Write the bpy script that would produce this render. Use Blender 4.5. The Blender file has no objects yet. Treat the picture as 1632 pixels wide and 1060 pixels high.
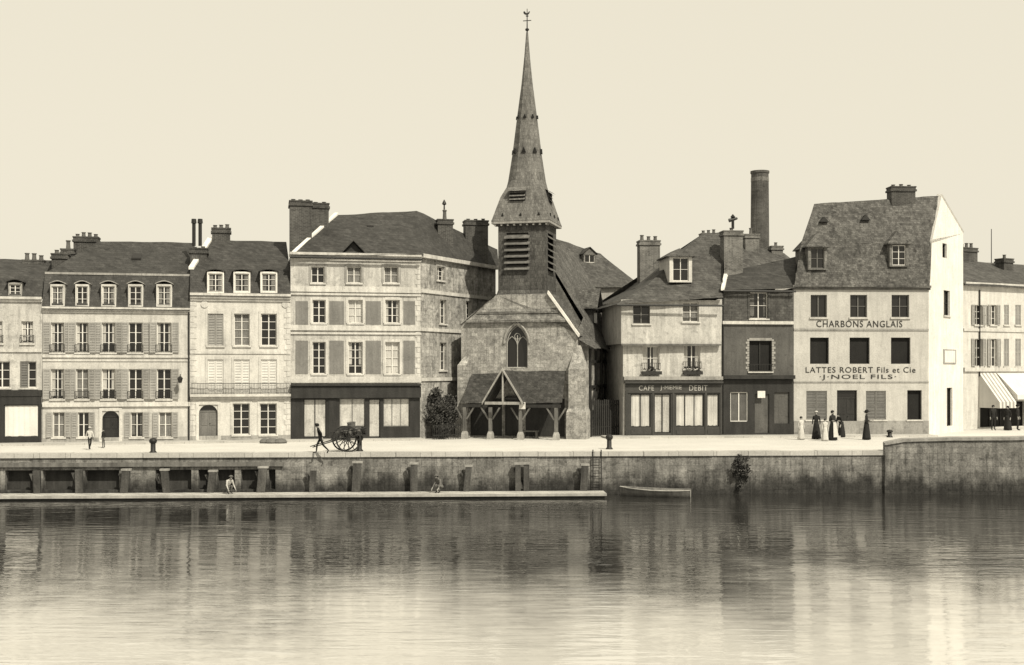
import bpy,bmesh,math,random
from mathutils import Vector,Matrix,noise
random.seed(7)
S=bpy.context.scene; COL=S.collection
FP=1900.;CX=816.;HY=589.;CH=4.0
WZ=-2.05
# ------------------------------------------------------------ materials
TINT=(1.0,.975,.92)
MATS={}
def mat(name,v,rough=.88,var=.28,scale=.9,streak=.22,fine=.18,brick=None,bump=.25,spec=.25,tide=False,grime=0):
    if name in MATS: return MATS[name]
    m=bpy.data.materials.new(name); m.use_nodes=True; nt=m.node_tree; N=nt.nodes; L=nt.links
    b=N['Principled BSDF']; b.inputs['Roughness'].default_value=rough; b.inputs['Specular IOR Level'].default_value=spec
    geo=N.new('ShaderNodeNewGeometry'); tc=N.new('ShaderNodeTexCoord')
    def nz(vec_scale,sc,det):
        mp=N.new('ShaderNodeMapping'); mp.inputs['Scale'].default_value=vec_scale
        L.new(geo.outputs['Position'],mp.inputs['Vector'])
        n=N.new('ShaderNodeTexNoise'); n.inputs['Scale'].default_value=sc; n.inputs['Detail'].default_value=det; n.inputs['Roughness'].default_value=.62
        L.new(mp.outputs[0],n.inputs['Vector']); return n.outputs['Fac']
    def mth(op,a,c):
        x=N.new('ShaderNodeMath'); x.operation=op
        for i,q in enumerate((a,c)):
            if isinstance(q,(int,float)): x.inputs[i].default_value=q
            else: L.new(q,x.inputs[i])
        return x.outputs[0]
    def ramp(x,a,b_,c,d):
        r=N.new('ShaderNodeMapRange'); r.interpolation_type='SMOOTHSTEP'; L.new(x,r.inputs['Value'])
        for k,q in zip(('From Min','From Max','To Min','To Max'),(a,b_,c,d)): r.inputs[k].default_value=q
        return r.outputs[0]
    def swing(fac,amp): return mth('ADD',mth('MULTIPLY',mth('SUBTRACT',fac,.5),amp*3.4),1.0)
    n1=nz((1,1,1),scale,6); n2=nz((4,4,.45),1.0,4)
    f=swing(n1,var)
    if streak: f=mth('MULTIPLY',f,swing(n2,streak))
    n3=nz((1,1,1),13,3)
    if fine: f=mth('MULTIPLY',f,swing(n3,fine))
    if grime: # blotches of damp and flaked render
        f=mth('MULTIPLY',f,ramp(nz((1,1,1.3),2.3,8),.53,.66,1.0,1-grime)); f=mth('MULTIPLY',f,ramp(nz((5,5,.3),1.7,5),.54,.68,1.0,1-grime))
    h=n3
    if brick:
        bw,bh,ms,con,mort=brick
        sp=N.new('ShaderNodeSeparateXYZ'); L.new(tc.outputs['Object'],sp.inputs[0])
        cb=N.new('ShaderNodeCombineXYZ'); L.new(mth('ADD',sp.outputs[0],mth('MULTIPLY',sp.outputs[1],.9)),cb.inputs[0]); L.new(mth('ADD',sp.outputs[2],mth('MULTIPLY',n1,bh*.5)),cb.inputs[1])
        bt=N.new('ShaderNodeTexBrick'); L.new(cb.outputs[0],bt.inputs['Vector'])
        bt.inputs['Scale'].default_value=1; bt.inputs['Brick Width'].default_value=bw; bt.inputs['Row Height'].default_value=bh
        bt.inputs['Mortar Size'].default_value=ms; bt.inputs['Mortar Smooth'].default_value=.3; bt.inputs['Bias'].default_value=0
        bt.inputs['Color1'].default_value=(1,1,1,1); c=1-con; bt.inputs['Color2'].default_value=(c,c,c,1); bt.inputs['Mortar'].default_value=(mort,mort,mort,1)
        f=mth('MULTIPLY',f,bt.outputs['Color']); h=mth('ADD',mth('MULTIPLY',n3,.4),bt.outputs['Color'])
    if tide: # weed and damp left by the tide, darkest at the water line
        s2=N.new('ShaderNodeSeparateXYZ'); L.new(geo.outputs['Position'],s2.inputs[0])
        zz_=mth('ADD',s2.outputs[2],mth('MULTIPLY',mth('SUBTRACT',nz((1,1,.4),1.1,7),.5),2.6))
        f=mth('MULTIPLY',f,ramp(zz_,-1.8,-.8,.2,1.0))
    val=mth('MAXIMUM',mth('MULTIPLY',f,v),.004)
    vm=N.new('ShaderNodeVectorMath'); vm.operation='SCALE'; vm.inputs[0].default_value=TINT; L.new(val,vm.inputs['Scale'])
    L.new(vm.outputs[0],b.inputs['Base Color'])
    if bump:
        bp=N.new('ShaderNodeBump'); bp.inputs['Strength'].default_value=bump; bp.inputs['Distance'].default_value=.05
        L.new(h,bp.inputs['Height']); L.new(bp.outputs[0],b.inputs['Normal'])
    MATS[name]=m; return m
M=dict(
 cream=mat('stucco_cream',.45,var=.16,streak=.2,fine=.16,grime=.13), pale=mat('stucco_pale',.50,var=.15,streak=.18,fine=.15,grime=.11), worn=mat('stucco_worn',.40,var=.25,streak=.28,fine=.22,grime=.24),
 grey=mat('stucco_grey',.25,var=.3,grime=.3), panel=mat('panel_grey',.165,var=.2,grime=.12), whitewash=mat('whitewash',.62,var=.14,streak=.15,grime=.08),
 sign=mat('stucco_sign',.41,var=.14,streak=.14,fine=.14,grime=.08), dark=mat('stucco_dark',.085,var=.3,grime=.2),
 trim=mat('stone_trim',.47,var=.25,streak=.25,grime=.14), trimg=mat('stone_trim_grey',.27,var=.3,streak=.3,grime=.2),
 flint=mat('flint_stone',.35,var=.4,scale=1.6,streak=.3,fine=.5,brick=(.4,.2,.02,.4,.7),grime=.3),
 rubble=mat('rubble_stone',.35,var=.5,scale=1.3,streak=.45,fine=.5,brick=(.36,.2,.02,.35,.7),grime=.45),
 quaystone=mat('quay_stone',.21,var=.5,scale=.9,streak=.5,fine=.5,brick=(.7,.3,.02,.3,.7),tide=True,grime=.4),
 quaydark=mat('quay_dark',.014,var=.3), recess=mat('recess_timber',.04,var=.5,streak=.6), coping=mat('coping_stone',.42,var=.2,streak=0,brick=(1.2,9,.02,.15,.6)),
 slate=mat('roof_slate',.056,rough=.75,var=.35,streak=.32,fine=.35,brick=(.26,.14,.012,.4,.6),grime=.2),
 slatel=mat('roof_slate_pale',.085,rough=.8,var=.45,streak=.4,fine=.4,brick=(.26,.15,.012,.4,.55),grime=.3),
 tile=mat('roof_tile_old',.12,rough=.9,var=.5,streak=.4,fine=.55,brick=(.2,.13,.012,.5,.55),grime=.35),
 ptile=mat('porch_tile',.065,rough=.9,var=.4,streak=.4,fine=.5,brick=(.2,.13,.012,.5,.6),grime=.2),
 shingle=mat('wood_shingle',.17,rough=.9,var=.3,streak=.4,fine=.4,brick=(.14,.22,.012,.35,.6),grime=.2),
 belfry=mat('belfry_shingle',.095,rough=.9,var=.4,streak=.4,fine=.45,brick=(.14,.22,.012,.4,.55),grime=.3),
 stonetile=mat('stone_tile',.22,var=.5,fine=.5,brick=(.3,.2,.015,.45,.5),grime=.4),
 brick=mat('brick_dark',.07,var=.45,brick=(.24,.08,.01,.4,1.6),grime=.3), brickl=mat('brick_pale',.15,var=.45,brick=(.24,.08,.01,.35,1.35),grime=.4),
 pot=mat('clay_pot',.10), iron=mat('iron',.02,rough=.5,var=.1,streak=0),
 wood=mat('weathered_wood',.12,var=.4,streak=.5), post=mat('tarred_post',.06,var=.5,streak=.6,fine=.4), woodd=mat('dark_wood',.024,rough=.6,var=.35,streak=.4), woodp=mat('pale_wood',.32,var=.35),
 white=mat('paint_white',.58,rough=.6,var=.15,streak=.1,fine=.1), shp=mat('shutter_pale',.27,rough=.7,var=.2,streak=.2,fine=.15), shg=mat('shutter_grey',.13,rough=.7,var=.2),
 curtain=mat('curtain_cloth',.42,var=.2,streak=.4,fine=.05), lace=mat('lace_cloth',.15,var=.5,streak=.4,fine=.3), canvas=mat('canvas',.58,var=.12,streak=.1,fine=.05), canvasd=mat('canvas_dark',.28,var=.08),
 letter=mat('letter_black',.03,var=.05,streak=0,fine=0,bump=0), letterl=mat('letter_pale',.36,var=.05,streak=0,fine=0,bump=0),
 pave=mat('quay_paving',.52,var=.12,scale=.35,streak=0,fine=.22), leaf=mat('leaf',.055,var=.6,scale=3,streak=0,fine=.5), stem=mat('stem',.05),
 skin=mat('skin',.30,var=.05,streak=0,fine=0,bump=0), clothd=mat('cloth_dark',.018,var=.3,streak=0), clothm=mat('cloth_mid',.12,var=.2,streak=0), clothl=mat('cloth_light',.45,var=.15,streak=0), hair=mat('hair_dark',.015,var=.2,streak=0),
 deck=mat('pontoon_deck',.46,var=.3,streak=0,fine=.4,brick=(.22,9,.02,.3,.5)), shop=mat('shop_paint',.045,rough=.55,var=.25),
)
g=bpy.data.materials.new('window_glass'); g.use_nodes=True; b=g.node_tree.nodes['Principled BSDF']
b.inputs['Base Color'].default_value=(.014,.013,.012,1); b.inputs['Roughness'].default_value=.12; b.inputs['Specular IOR Level'].default_value=.45
M['glass']=g
# ------------------------------------------------------------ geometry helpers
class Fr:
    def __init__(s,p0,Y0,p1,Y1):
        a=Vector(((p0-CX)*Y0/FP,Y0)); c=Vector(((p1-CX)*Y1/FP,Y1)); d=(c-a).normalized()
        s.O=a; s.c=d; s.n=Vector((-d.y,d.x)); s.ang=math.atan2(d.y,d.x)
        s.M=Matrix.Translation((a.x,a.y,0))@Matrix.Rotation(s.ang,4,'Z'); s.len=(c-a).length
    def u(s,px,d=0):
        k=(px-CX)/FP
        return (k*(s.O.y+d*s.n.y)-s.O.x-d*s.n.x)/(s.c.x-k*s.c.y)
    def z(s,px,py,d=0):
        Y=s.O.y+s.u(px,d)*s.c.y+d*s.n.y
        return CH-(py-HY)*Y/FP
    def P(s,px,py,d=0): return Vector((s.u(px,d),d,s.z(px,py,d)))
class MB:
    def __init__(s): s.v=[];s.f=[];s.m=[]
    def poly(s,pts,mi=0):
        n=len(s.v); s.v+= [Vector(p) for p in pts]; s.f.append(tuple(range(n,n+len(pts)))); s.m.append(mi)
    def box(s,x0,x1,y0,y1,z0,z1,mi=0):
        n=len(s.v)
        for x in (x0,x1):
            for y in (y0,y1):
                for z in (z0,z1): s.v.append(Vector((x,y,z)))
        for q in ((0,1,3,2),(4,6,7,5),(0,4,5,1),(2,3,7,6),(0,2,6,4),(1,5,7,3)): s.f.append(tuple(n+i for i in q)); s.m.append(mi)
    def loft(s,rings,cap=True,mi=0,closed=True):
        n=len(s.v); k=len(rings[0])
        for r in rings: s.v+=[Vector(p) for p in r]
        for i in range(len(rings)-1):
            for j in range(k if closed else k-1):
                a=n+i*k+j; b2=n+i*k+(j+1)%k; s.f.append((a,b2,b2+k,a+k)); s.m.append(mi)
        if cap and closed:
            s.f.append(tuple(n+j for j in range(k))); s.f.append(tuple(n+(len(rings)-1)*k+j for j in range(k))); s.m+=[mi,mi]
    def tube(s,p,q,r0,r1=None,n=8,mi=0):
        p=Vector(p);q=Vector(q); r1=r0 if r1 is None else r1
        a=(q-p).normalized(); t=a.orthogonal().normalized(); w=a.cross(t)
        s.loft([[c+ (t*math.cos(6.2832*i/n)+w*math.sin(6.2832*i/n))*r for i in range(n)] for c,r in ((p,r0),(q,r1))],mi=mi)
    def lathe(s,c,prof,n=12,mi=0,sx=1,sy=1):
        s.loft([[Vector((c[0]+r*sx*math.cos(6.2832*i/n),c[1]+r*sy*math.sin(6.2832*i/n),c[2]+z)) for i in range(n)] for r,z in prof],mi=mi)
    def patch(s,a,b,c,d,nu=10,nv=5,amp=.035,mi=0):
        n=len(s.v); a,b,c,d=map(Vector,(a,b,c,d))
        for j in range(nv+1):
            t=j/nv
            for i in range(nu+1):
                p=a.lerp(d,t).lerp(b.lerp(c,t),i/nu)
                q=noise.noise_vector(p*.7)*amp+noise.noise_vector(p*2.3)*amp*.35
                s.v.append(p+Vector((q.x*.4,q.y*.6,q.z)))
        for j in range(nv):
            for i in range(nu):
                o=n+j*(nu+1)+i; s.f.append((o,o+1,o+nu+2,o+nu+1)); s.m.append(mi)
def build(name,mb,mats,parent=None,fr=None,smooth=False,label=None,kind=None,weld=False):
    if not isinstance(mats,(list,tuple)): mats=[mats]
    me=bpy.data.meshes.new(name); vs=mb.v
    if fr is not None and parent is not None:
        R=ROOTM.get(root_of(parent).name)
        if R is not None and fr.M!=R:
            X=R.inverted()@fr.M; vs=[X@v for v in vs]
    me.from_pydata([tuple(v) for v in vs],[],mb.f)
    for m_ in mats: me.materials.append(M[m_] if isinstance(m_,str) else m_)
    for p,mi in zip(me.polygons,mb.m): p.material_index=mi; p.use_smooth=smooth
    bm=bmesh.new(); bm.from_mesh(me)
    if weld: bmesh.ops.remove_doubles(bm,verts=bm.verts,dist=.0005)
    bmesh.ops.recalc_face_normals(bm,faces=bm.faces); bm.to_mesh(me); bm.free()
    o=bpy.data.objects.new(name,me); COL.objects.link(o)
    if parent: o.parent=parent
    if label: o['label']=label
    if kind: o['kind']=kind
    return o
ROOTM={}
def root_of(o):
    while o.parent: o=o.parent
    return o
def thing(name,label,cat,loc=(0,0,0),rz=0,group=None,fr=None):
    o=bpy.data.objects.new(name,None); o.empty_display_size=.3; COL.objects.link(o)
    if fr: o.location=(fr.O.x,fr.O.y,0); o.rotation_euler=(0,0,fr.ang); ROOTM[o.name]=fr.M.copy()
    else: o.location=loc; o.rotation_euler=(0,0,rz)
    o['label']=label; o['category']=cat
    if group: o['group']=group
    return o
def ground(px,py,z=0):
    Y=FP*(CH-z)/(py-HY); return Vector(((px-CX)*Y/FP,Y,z))
# ------------------------------------------------------------ building helpers
def wallmesh(mb,u0,u1,z0,z1,H,y=0,rev=.25,mi=0):
    xs=sorted({u0,u1,*[min(max(h[i],u0),u1) for h in H for i in (0,1)]}); zs=sorted({z0,z1,*[min(max(h[i],z0),z1) for h in H for i in (2,3)]})
    for a,b_ in zip(xs,xs[1:]):
        for c,d in zip(zs,zs[1:]):
            if b_-a<1e-5 or d-c<1e-5: continue
            mx=(a+b_)/2; mz=(c+d)/2
            if any(h[0]<mx<h[1] and h[2]<mz<h[3] for h in H): continue
            mb.poly([(a,y,c),(b_,y,c),(b_,y,d),(a,y,d)],mi)
    for h in H:
        if not (u0<=h[0] and h[1]<=u1+1e-6 and z0-1e-6<=h[2] and h[3]<=z1+1e-6): continue
        a,b_,c,d=h; Y=y+rev
        mb.poly([(a,y,c),(a,Y,c),(a,Y,d),(a,y,d)],mi); mb.poly([(b_,y,c),(b_,Y,c),(b_,Y,d),(b_,y,d)],mi)
        mb.poly([(a,y,d),(a,Y,d),(b_,Y,d),(b_,y,d)],mi); mb.poly([(a,y,c),(a,Y,c),(b_,Y,c),(b_,y,c)],mi)
def body(R,fr,x0,x1,ytop,D,H,m,z0=0,y=0,name='wall',rt=None,lt=None,zt=None):
    u0=fr.u(x0);u1=fr.u(x1);z1=zt if zt else fr.z((x0+x1)/2,ytop)
    mb=MB(); wallmesh(mb,u0,u1,z0,z1,H,y)
    lt=lt or (u0,D); rt=rt or (u1,D)
    mb.poly([(u0,y,z0),(u0,y,z1),(lt[0],lt[1],z1),(lt[0],lt[1],z0)])
    if rt!='open': mb.poly([(u1,y,z0),(u1,y,z1),(rt[0],rt[1],z1),(rt[0],rt[1],z0)])
    r2=(u1,D) if rt=='open' else rt
    mb.poly([(lt[0],lt[1],z0),(lt[0],lt[1],z1),(r2[0],r2[1],z1),(r2[0],r2[1],z0)])
    build(name,mb,m,R,fr); return u0,u1,z1
def win(R,fr,H,x0,x1,y0,y1,cols=2,rows=3,fm='white',sh=None,shm='shp',shw=None,sill=True,cur=0,curm='curtain',rail=False,sur=None,dep=.16,y=0,nm='window',pane='glass',label=None,ft=.05):
    xm=(x0+x1)/2; u0=fr.u(x0,y);u1=fr.u(x1,y);z0=fr.z(xm,y1,y);z1=fr.z(xm,y0,y)
    if H is not None: H.append((u0,u1,z0,z1))
    a=y+dep; mb=MB(); t=ft
    mb.box(u0,u0+t,a-.03,a+.03,z0,z1); mb.box(u1-t,u1,a-.03,a+.03,z0,z1); mb.box(u0+t,u1-t,a-.03,a+.03,z0,z0+t); mb.box(u0+t,u1-t,a-.03,a+.03,z1-t,z1)
    for i in range(1,cols):
        x=u0+(u1-u0)*i/cols; w=.03 if (cols==2 or i==cols//2) else .016; mb.box(x-w,x+w,a-.022,a+.02,z0+t,z1-t)
    for j in range(1,rows):
        z=z0+(z1-z0)*j/rows; mb.box(u0+t,u1-t,a-.018,a+.018,z-.014,z+.014)
    W=build(nm,mb,fm,R,fr,label=label)
    mb=MB(); mb.poly([(u0+.01,a+.045,z0+.01),(u1-.01,a+.045,z0+.01),(u1-.01,a+.045,z1-.01),(u0+.01,a+.045,z1-.01)]); build('pane',mb,pane,W,fr)
    if cur:
        zc0=z0+t; zc1=z0+t+(z1-z0-2*t)*min(1,abs(cur)); n=18
        if cur==-1: zc0=z0+(z1-z0)*random.choice((.03,.1,.3))
        def strip(xa,xb):
            m2=MB(); r=[[],[]]
            for i in range(n+1):
                x=xa+(xb-xa)*i/n; yy=a+.028+.008*math.sin(i*2.1)
                r[0].append((x,yy,zc0+.03*math.sin(i*.9))); r[1].append((x,yy,zc1))
            m2.loft(r,closed=False); build('curtain',m2,curm,W,fr)
        if cur<0:
            w=(u1-u0)*random.uniform(.16,.32); strip(u0+t,u0+t+w); strip(u1-t-w*random.uniform(.6,1.1),u1-t)
        else: strip(u0+t,u1-t)
    if sill:
        mb=MB(); mb.box(u0-.08,u1+.08,y-.09,y+.1,z0-.09,z0+.004); build('sill',mb,'trim',W,fr)
    if sur:
        w=.13; mb=MB(); q=y-.035
        mb.box(u0-w,u0-.002,q,y+.05,z0,z1+w); mb.box(u1+.002,u1+w,q,y+.05,z0,z1+w); mb.box(u0-.002,u1+.002,q-.003,y+.05,z1+.002,z1+w+.03)
        build('surround',mb,sur,W,fr)
    def leaf(ua,ub,yy,rot=0):
        m2=MB(); f_=.05
        m2.box(ua,ua+f_,yy-.02,yy+.02,z0,z1); m2.box(ub-f_,ub,yy-.02,yy+.02,z0,z1)
        m2.box(ua+f_,ub-f_,yy-.02,yy+.02,z0,z0+.07); m2.box(ua+f_,ub-f_,yy-.02,yy+.02,z1-.07,z1); zm=(z0+z1)/2; m2.box(ua+f_,ub-f_,yy-.02,yy+.02,zm-.035,zm+.035)
        k=int((z1-z0)/.085)
        for i in range(1,k):
            z=z0+(z1-z0)*i/k
            m2.poly([(ua+f_,yy-.016,z-.035),(ub-f_,yy-.016,z-.035),(ub-f_,yy+.014,z+.03),(ua+f_,yy+.014,z+.03)])
        if rot:
            piv=ub if rot>0 else ua
            Rm=Matrix.Translation((piv,yy,0))@Matrix.Rotation(rot,4,'Z')@Matrix.Translation((-piv,-yy,0)); m2.v=[Rm@v for v in m2.v]
        build('shutter',m2,shm,W,fr)
    if sh=='open':
        w=shw or (u1-u0)/2
        leaf(u0-w-.02,u0-.02,y-.05,random.choice((.0,.08,.2,.4))); leaf(u1+.02,u1+w+.02,y-.05,-random.choice((.0,.08,.2,.4)))
    elif sh=='shut':
        um=(u0+u1)/2; leaf(u0+.01,um-.006,y+.05); leaf(um+.006,u1-.01,y+.05)
    elif sh=='half': 
        um=(u0+u1)/2; leaf(u0+.01,um-.006,y+.05)
    if rail:
        mb=MB(); q=y-.12; zt=z0+.42
        for zz in (z0+.05,zt): mb.box(u0-.05,u1+.05,q-.012,q+.012,zz-.014,zz+.014)
        k=9
        for i in range(k+1):
            x=u0-.04+(u1-u0+.08)*i/k; mb.box(x-.009,x+.009,q-.009,q+.009,z0+.05,zt)
        for x in (u0-.05,u1+.03): mb.box(x,x+.02,q,y,zt-.014,zt+.014); mb.box(x,x+.02,q,y,z0+.04,z0+.06)
        build('railing',mb,'iron',W,fr)
    return W
def door(R,fr,H,x0,x1,y0,y1,m='woodd',arch=False,glass=False,sur=None,y=0,dep=.18,step=True):
    xm=(x0+x1)/2;u0=fr.u(x0);u1=fr.u(x1);z0=max(.02,fr.z(xm,y1));z1=fr.z(xm,y0)
    if H is not None: H.append((u0,u1,z0,z1))
    a=y+dep; mb=MB(); mb.box(u0+.05,u1-.05,a,a+.05,z0,z1-.05)
    um=(u0+u1)/2; zz=[z0+.12,z0+(z1-z0)*.38,z0+(z1-z0)*.44,z0+(z1-z0)*.78]
    for xa,xb in ((u0+.12,um-.05),(um+.05,u1-.12)):
        for za,zb in ((zz[0],zz[1]),(zz[2],zz[3])):
            mb.box(xa,xb,a-.02,a,za,zb)
    D=build('door',mb,m,R,fr)
    mb=MB(); mb.box(u0,u0+.048,a-.03,a+.06,z0,z1); mb.box(u1-.048,u1,a-.03,a+.06,z0,z1); mb.box(u0+.048,u1-.048,a-.03,a+.06,z1-.05,z1)
    mb.box(u0+.048,u1-.048,a-.025,a-.003,z0+(z1-z0)*.8,z0+(z1-z0)*.83); build('frame',mb,m,D,fr)
    mb=MB(); mb.tube((um+.09,a-.06,z0+1.0),(um+.09,a,z0+1.0),.025); build('handle',mb,'iron',D,fr)
    mb=MB(); mb.poly([(u0+.06,a-.004,z0+(z1-z0)*.84),(u1-.06,a-.004,z0+(z1-z0)*.84),(u1-.06,a-.004,z1-.07),(u0+.06,a-.004,z1-.07)]); build('transom_pane',mb,'glass',D,fr)
    if step:
        mb=MB(); mb.box(u0-.1,u1+.1,y-.3,y+.1,0,.12); build('step',mb,'trim',D,fr)
    if arch:
        mb=MB(); r=(u1-u0)/2; zc=z1-r
        for s_ in (-1,1):
            pts=[(um+s_*r,y+.02,zc),(um+s_*r,y+.02,z1+.001)]+[(um+s_*r*math.sin(t*math.pi/2/6),y+.02,zc+r*math.cos(t*math.pi/2/6)) for t in range(0,7)]
            mb.poly(pts)
        build('arch',mb,'trim',D,fr)
    if sur:
        w=.16; mb=MB(); q=y-.05
        mb.box(u0-w,u0-.002,q,y+.05,0,z1+w); mb.box(u1+.002,u1+w,q,y+.05,0,z1+w); mb.box(u0-.002,u1+.002,q-.003,y+.05,z1+.002,z1+w+.03); build('surround',mb,sur,D,fr)
    return D
def band(R,fr,x0,x1,y0,y1,pr=.1,m='trim',nm='cornice',y=0,steps=1):
    xm=(x0+x1)/2;u0=fr.u(x0);u1=fr.u(x1);z0=fr.z(xm,y1);z1=fr.z(xm,y0); mb=MB()
    for i in range(steps):
        za=z0+(z1-z0)*i/steps; zb=z0+(z1-z0)*(i+1)/steps
        mb.box(u0-.002*i,u1+.002*i,y-pr*(i+1)/steps,y+.02,za,zb)
    return build(nm,mb,m,R,fr)
def chimney(R,fr,x0,x1,y0,y1,d,dp=.75,m='brick',pots=2,ph=.35,cap=True,label=None):
    xm=(x0+x1)/2;u0=fr.u(x0,d);u1=fr.u(x1,d);z0=fr.z(xm,y1,d)-.5;z1=fr.z(xm,y0,d); mb=MB()
    zt=z1-ph if pots else z1
    mb.box(u0,u1,d,d+dp,z0,zt-.32)
    if cap:
        mb.box(u0-.07,u1+.07,d-.07,d+dp+.07,zt-.32,zt-.2); mb.box(u0-.02,u1+.02,d-.02,d+dp+.02,zt-.2,zt-.08); mb.box(u0-.05,u1+.05,d-.05,d+dp+.05,zt-.08,zt)
    else: mb.box(u0,u1,d,d+dp,zt-.32,zt)
    C=build('chimney',mb,m,R,fr,label=label)
    for i in range(pots):
        x=u0+(u1-u0)*(i+.5)/pots; h=ph*random.uniform(.7,1.25); r=min(.13,(u1-u0)/pots*.36)
        m2=MB(); m2.lathe((x,d+dp*.5,zt),[(r,0),(r*.85,h*.5),(r*.8,h*.85),(r*1.05,h*.87),(r*1.05,h)],n=10); build('chimney_pot',m2,'pot',C,fr)
    return C
def dormer(R,fr,x0,x1,y0,y1,d,dp=1.6,kind='gable',wm='cream',rm='slate',rows=3,cur=0,fm='white',over=.12,rh=None,w=.1):
    xm=(x0+x1)/2;u0=fr.u(x0,d);u1=fr.u(x1,d);z0=fr.z(xm,y1,d);z1=fr.z(xm,y0,d); um=(u0+u1)/2
    H=[(u0+w,u1-w,z0+.08,z1-.1)]; mb=MB(); wallmesh(mb,u0,u1,z0,z1,H,d,.14)
    mb.poly([(u0,d,z0),(u0,d,z1),(u0,d+dp,z1),(u0,d+dp,z0)]); mb.poly([(u1,d,z0),(u1,d,z1),(u1,d+dp,z1),(u1,d+dp,z0)])
    rh=rh or (u1-u0)*.42
    if kind=='gable': mb.poly([(u0,d,z1),(u1,d,z1),(um,d,z1+rh)])
    D=build('dormer',mb,wm,R,fr)
    mb=MB(); o=over
    if kind=='gable':
        for s_,ux in ((-1,u0),(1,u1)):
            e=Vector((ux+s_*o,d-o,z1-o*.7)); t=Vector((um,d-o,z1+rh+.03)); B=Vector((0,dp+o,0)); T=Vector((0,0,.06))
            mb.loft([[e,t,t+T,e+T],[e+B,t+B,t+B+T,e+B+T]])
    elif kind=='hip':
        e=[Vector((u0-o,d-o,z1)),Vector((u1+o,d-o,z1)),Vector((u1+o,d+dp,z1)),Vector((u0-o,d+dp,z1))]; t1=Vector((um,d+.35,z1+rh)); t2=Vector((um,d+dp,z1+rh))
        mb.poly([e[0],e[1],t1]); mb.poly([e[1],e[2],t2,t1]); mb.poly([e[0],t1,t2,e[3]]); mb.box(u0-o,u1+o,d-o,d+dp,z1-.05,z1-.002)
    else:
        n=8; ra=[]
        for i in range(n+1):
            t=i/n; x=u0-o+(u1-u0+2*o)*t; z=z1+rh*.45*math.sin(math.pi*t)
            ra.append(Vector((x,d-o,z)))
        T=Vector((0,0,.05)); ra=ra+[p+T for p in reversed(ra)]; mb.loft([ra,[p+Vector((0,dp+o,0)) for p in ra]])
    build('dormer_roof',mb,rm,D,fr)
    h=H[0]; a=d+.1; mb=MB(); t=.05
    mb.box(h[0],h[0]+t,a-.02,a+.02,h[2],h[3]);mb.box(h[1]-t,h[1],a-.02,a+.02,h[2],h[3]);mb.box(h[0]+t,h[1]-t,a-.02,a+.02,h[2],h[2]+t);mb.box(h[0]+t,h[1]-t,a-.02,a+.02,h[3]-t,h[3])
    mb.box(um-.025,um+.025,a-.018,a+.02,h[2]+t,h[3]-t)
    for j in range(1,rows):
        z=h[2]+(h[3]-h[2])*j/rows; mb.box(h[0]+t,h[1]-t,a-.014,a+.014,z-.012,z+.012)
    build('window_frame',mb,fm,D,fr)
    mb=MB(); mb.poly([(h[0],a+.035,h[2]),(h[1],a+.035,h[2]),(h[1],a+.035,h[3]),(h[0],a+.035,h[3])]); build('pane',mb,'glass',D,fr)
    if cur:
        ww=(h[1]-h[0])*.26
        for xa in (h[0]+t,h[1]-t-ww): mb=MB(); mb.poly([(xa,a+.026,h[2]+t),(xa+ww,a+.026,h[2]+t),(xa+ww,a+.026,h[3]-t),(xa,a+.026,h[3]-t)]); build('curtain',mb,'lace',D,fr)
    return D
def proroof(R,fr,u0,u1,prof,m='slate',amp=.05,nm='roof',ends=True):
    mb=MB(); n=max(6,int((u1-u0)/.8))
    Lp=[Vector((u0+p[2],p[0],p[1])) for p in prof]; Rp=[Vector((u1-p[3],p[0],p[1])) for p in prof]
    for i in range(len(prof)-1):
        mb.patch(Lp[i],Rp[i],Rp[i+1],Lp[i+1],n,4,amp)
    if ends:
        ri=max(range(len(prof)),key=lambda i:prof[i][1])
        for Q in (Lp,Rp):
            for i in range(len(Q)-1):
                if i!=ri and i+1!=ri: mb.poly([Q[i],Q[i+1],Q[ri]])
            mb.poly([Q[0],Q[-1],Q[ri]])
    e=prof[0]; mb.box(u0+e[2],u1-e[3],e[0]-.03,e[0]+.05,e[1]-.1,e[1]+.01)
    return build(nm,mb,m,R,fr)
def gutter(R,fr,ua,ub,d,z):
    mb=MB(); mb.tube((ua,d,z),(ub,d,z),.06,n=8); return build('gutter',mb,'iron',R,fr)
def pipe(R,fr,px,py0,py1,y=-.08,m='iron'):
    u=fr.u(px); mb=MB(); mb.tube((u,y,max(0,fr.z(px,py1))),(u,y,fr.z(px,py0)),.045,n=8); build('downpipe',mb,m,R,fr)
def text(R,fr,s,px0,px1,py0,py1,m,off=.02,nm='lettering',thin=0):
    cu=bpy.data.curves.new(nm,'FONT'); cu.body=s; cu.extrude=.02; cu.resolution_u=3; cu.offset=thin; cu.space_character=1.12; o=bpy.data.objects.new('tmp',cu); COL.objects.link(o)
    bpy.context.view_layer.update(); me=bpy.data.meshes.new_from_object(o); bpy.data.objects.remove(o)
    xs=[v.co.x for v in me.vertices]; ys=[v.co.y for v in me.vertices]
    u0=fr.u(px0);u1=fr.u(px1);xm=(px0+px1)/2;z0=fr.z(xm,py1);z1=fr.z(xm,py0)
    sx=(u1-u0)/(max(xs)-min(xs)); sz=(z1-z0)/(max(ys)-min(ys)); X=ROOTM[root_of(R).name].inverted()@fr.M
    for v in me.vertices:
        v.co=X@Vector((u0+(v.co.x-min(xs))*sx,-off-v.co.z*.3,z0+(v.co.y-min(ys))*sz))
    me.materials.clear(); me.materials.append(M[m]); o=bpy.data.objects.new(nm,me); COL.objects.link(o); o.parent=R; return o
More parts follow.
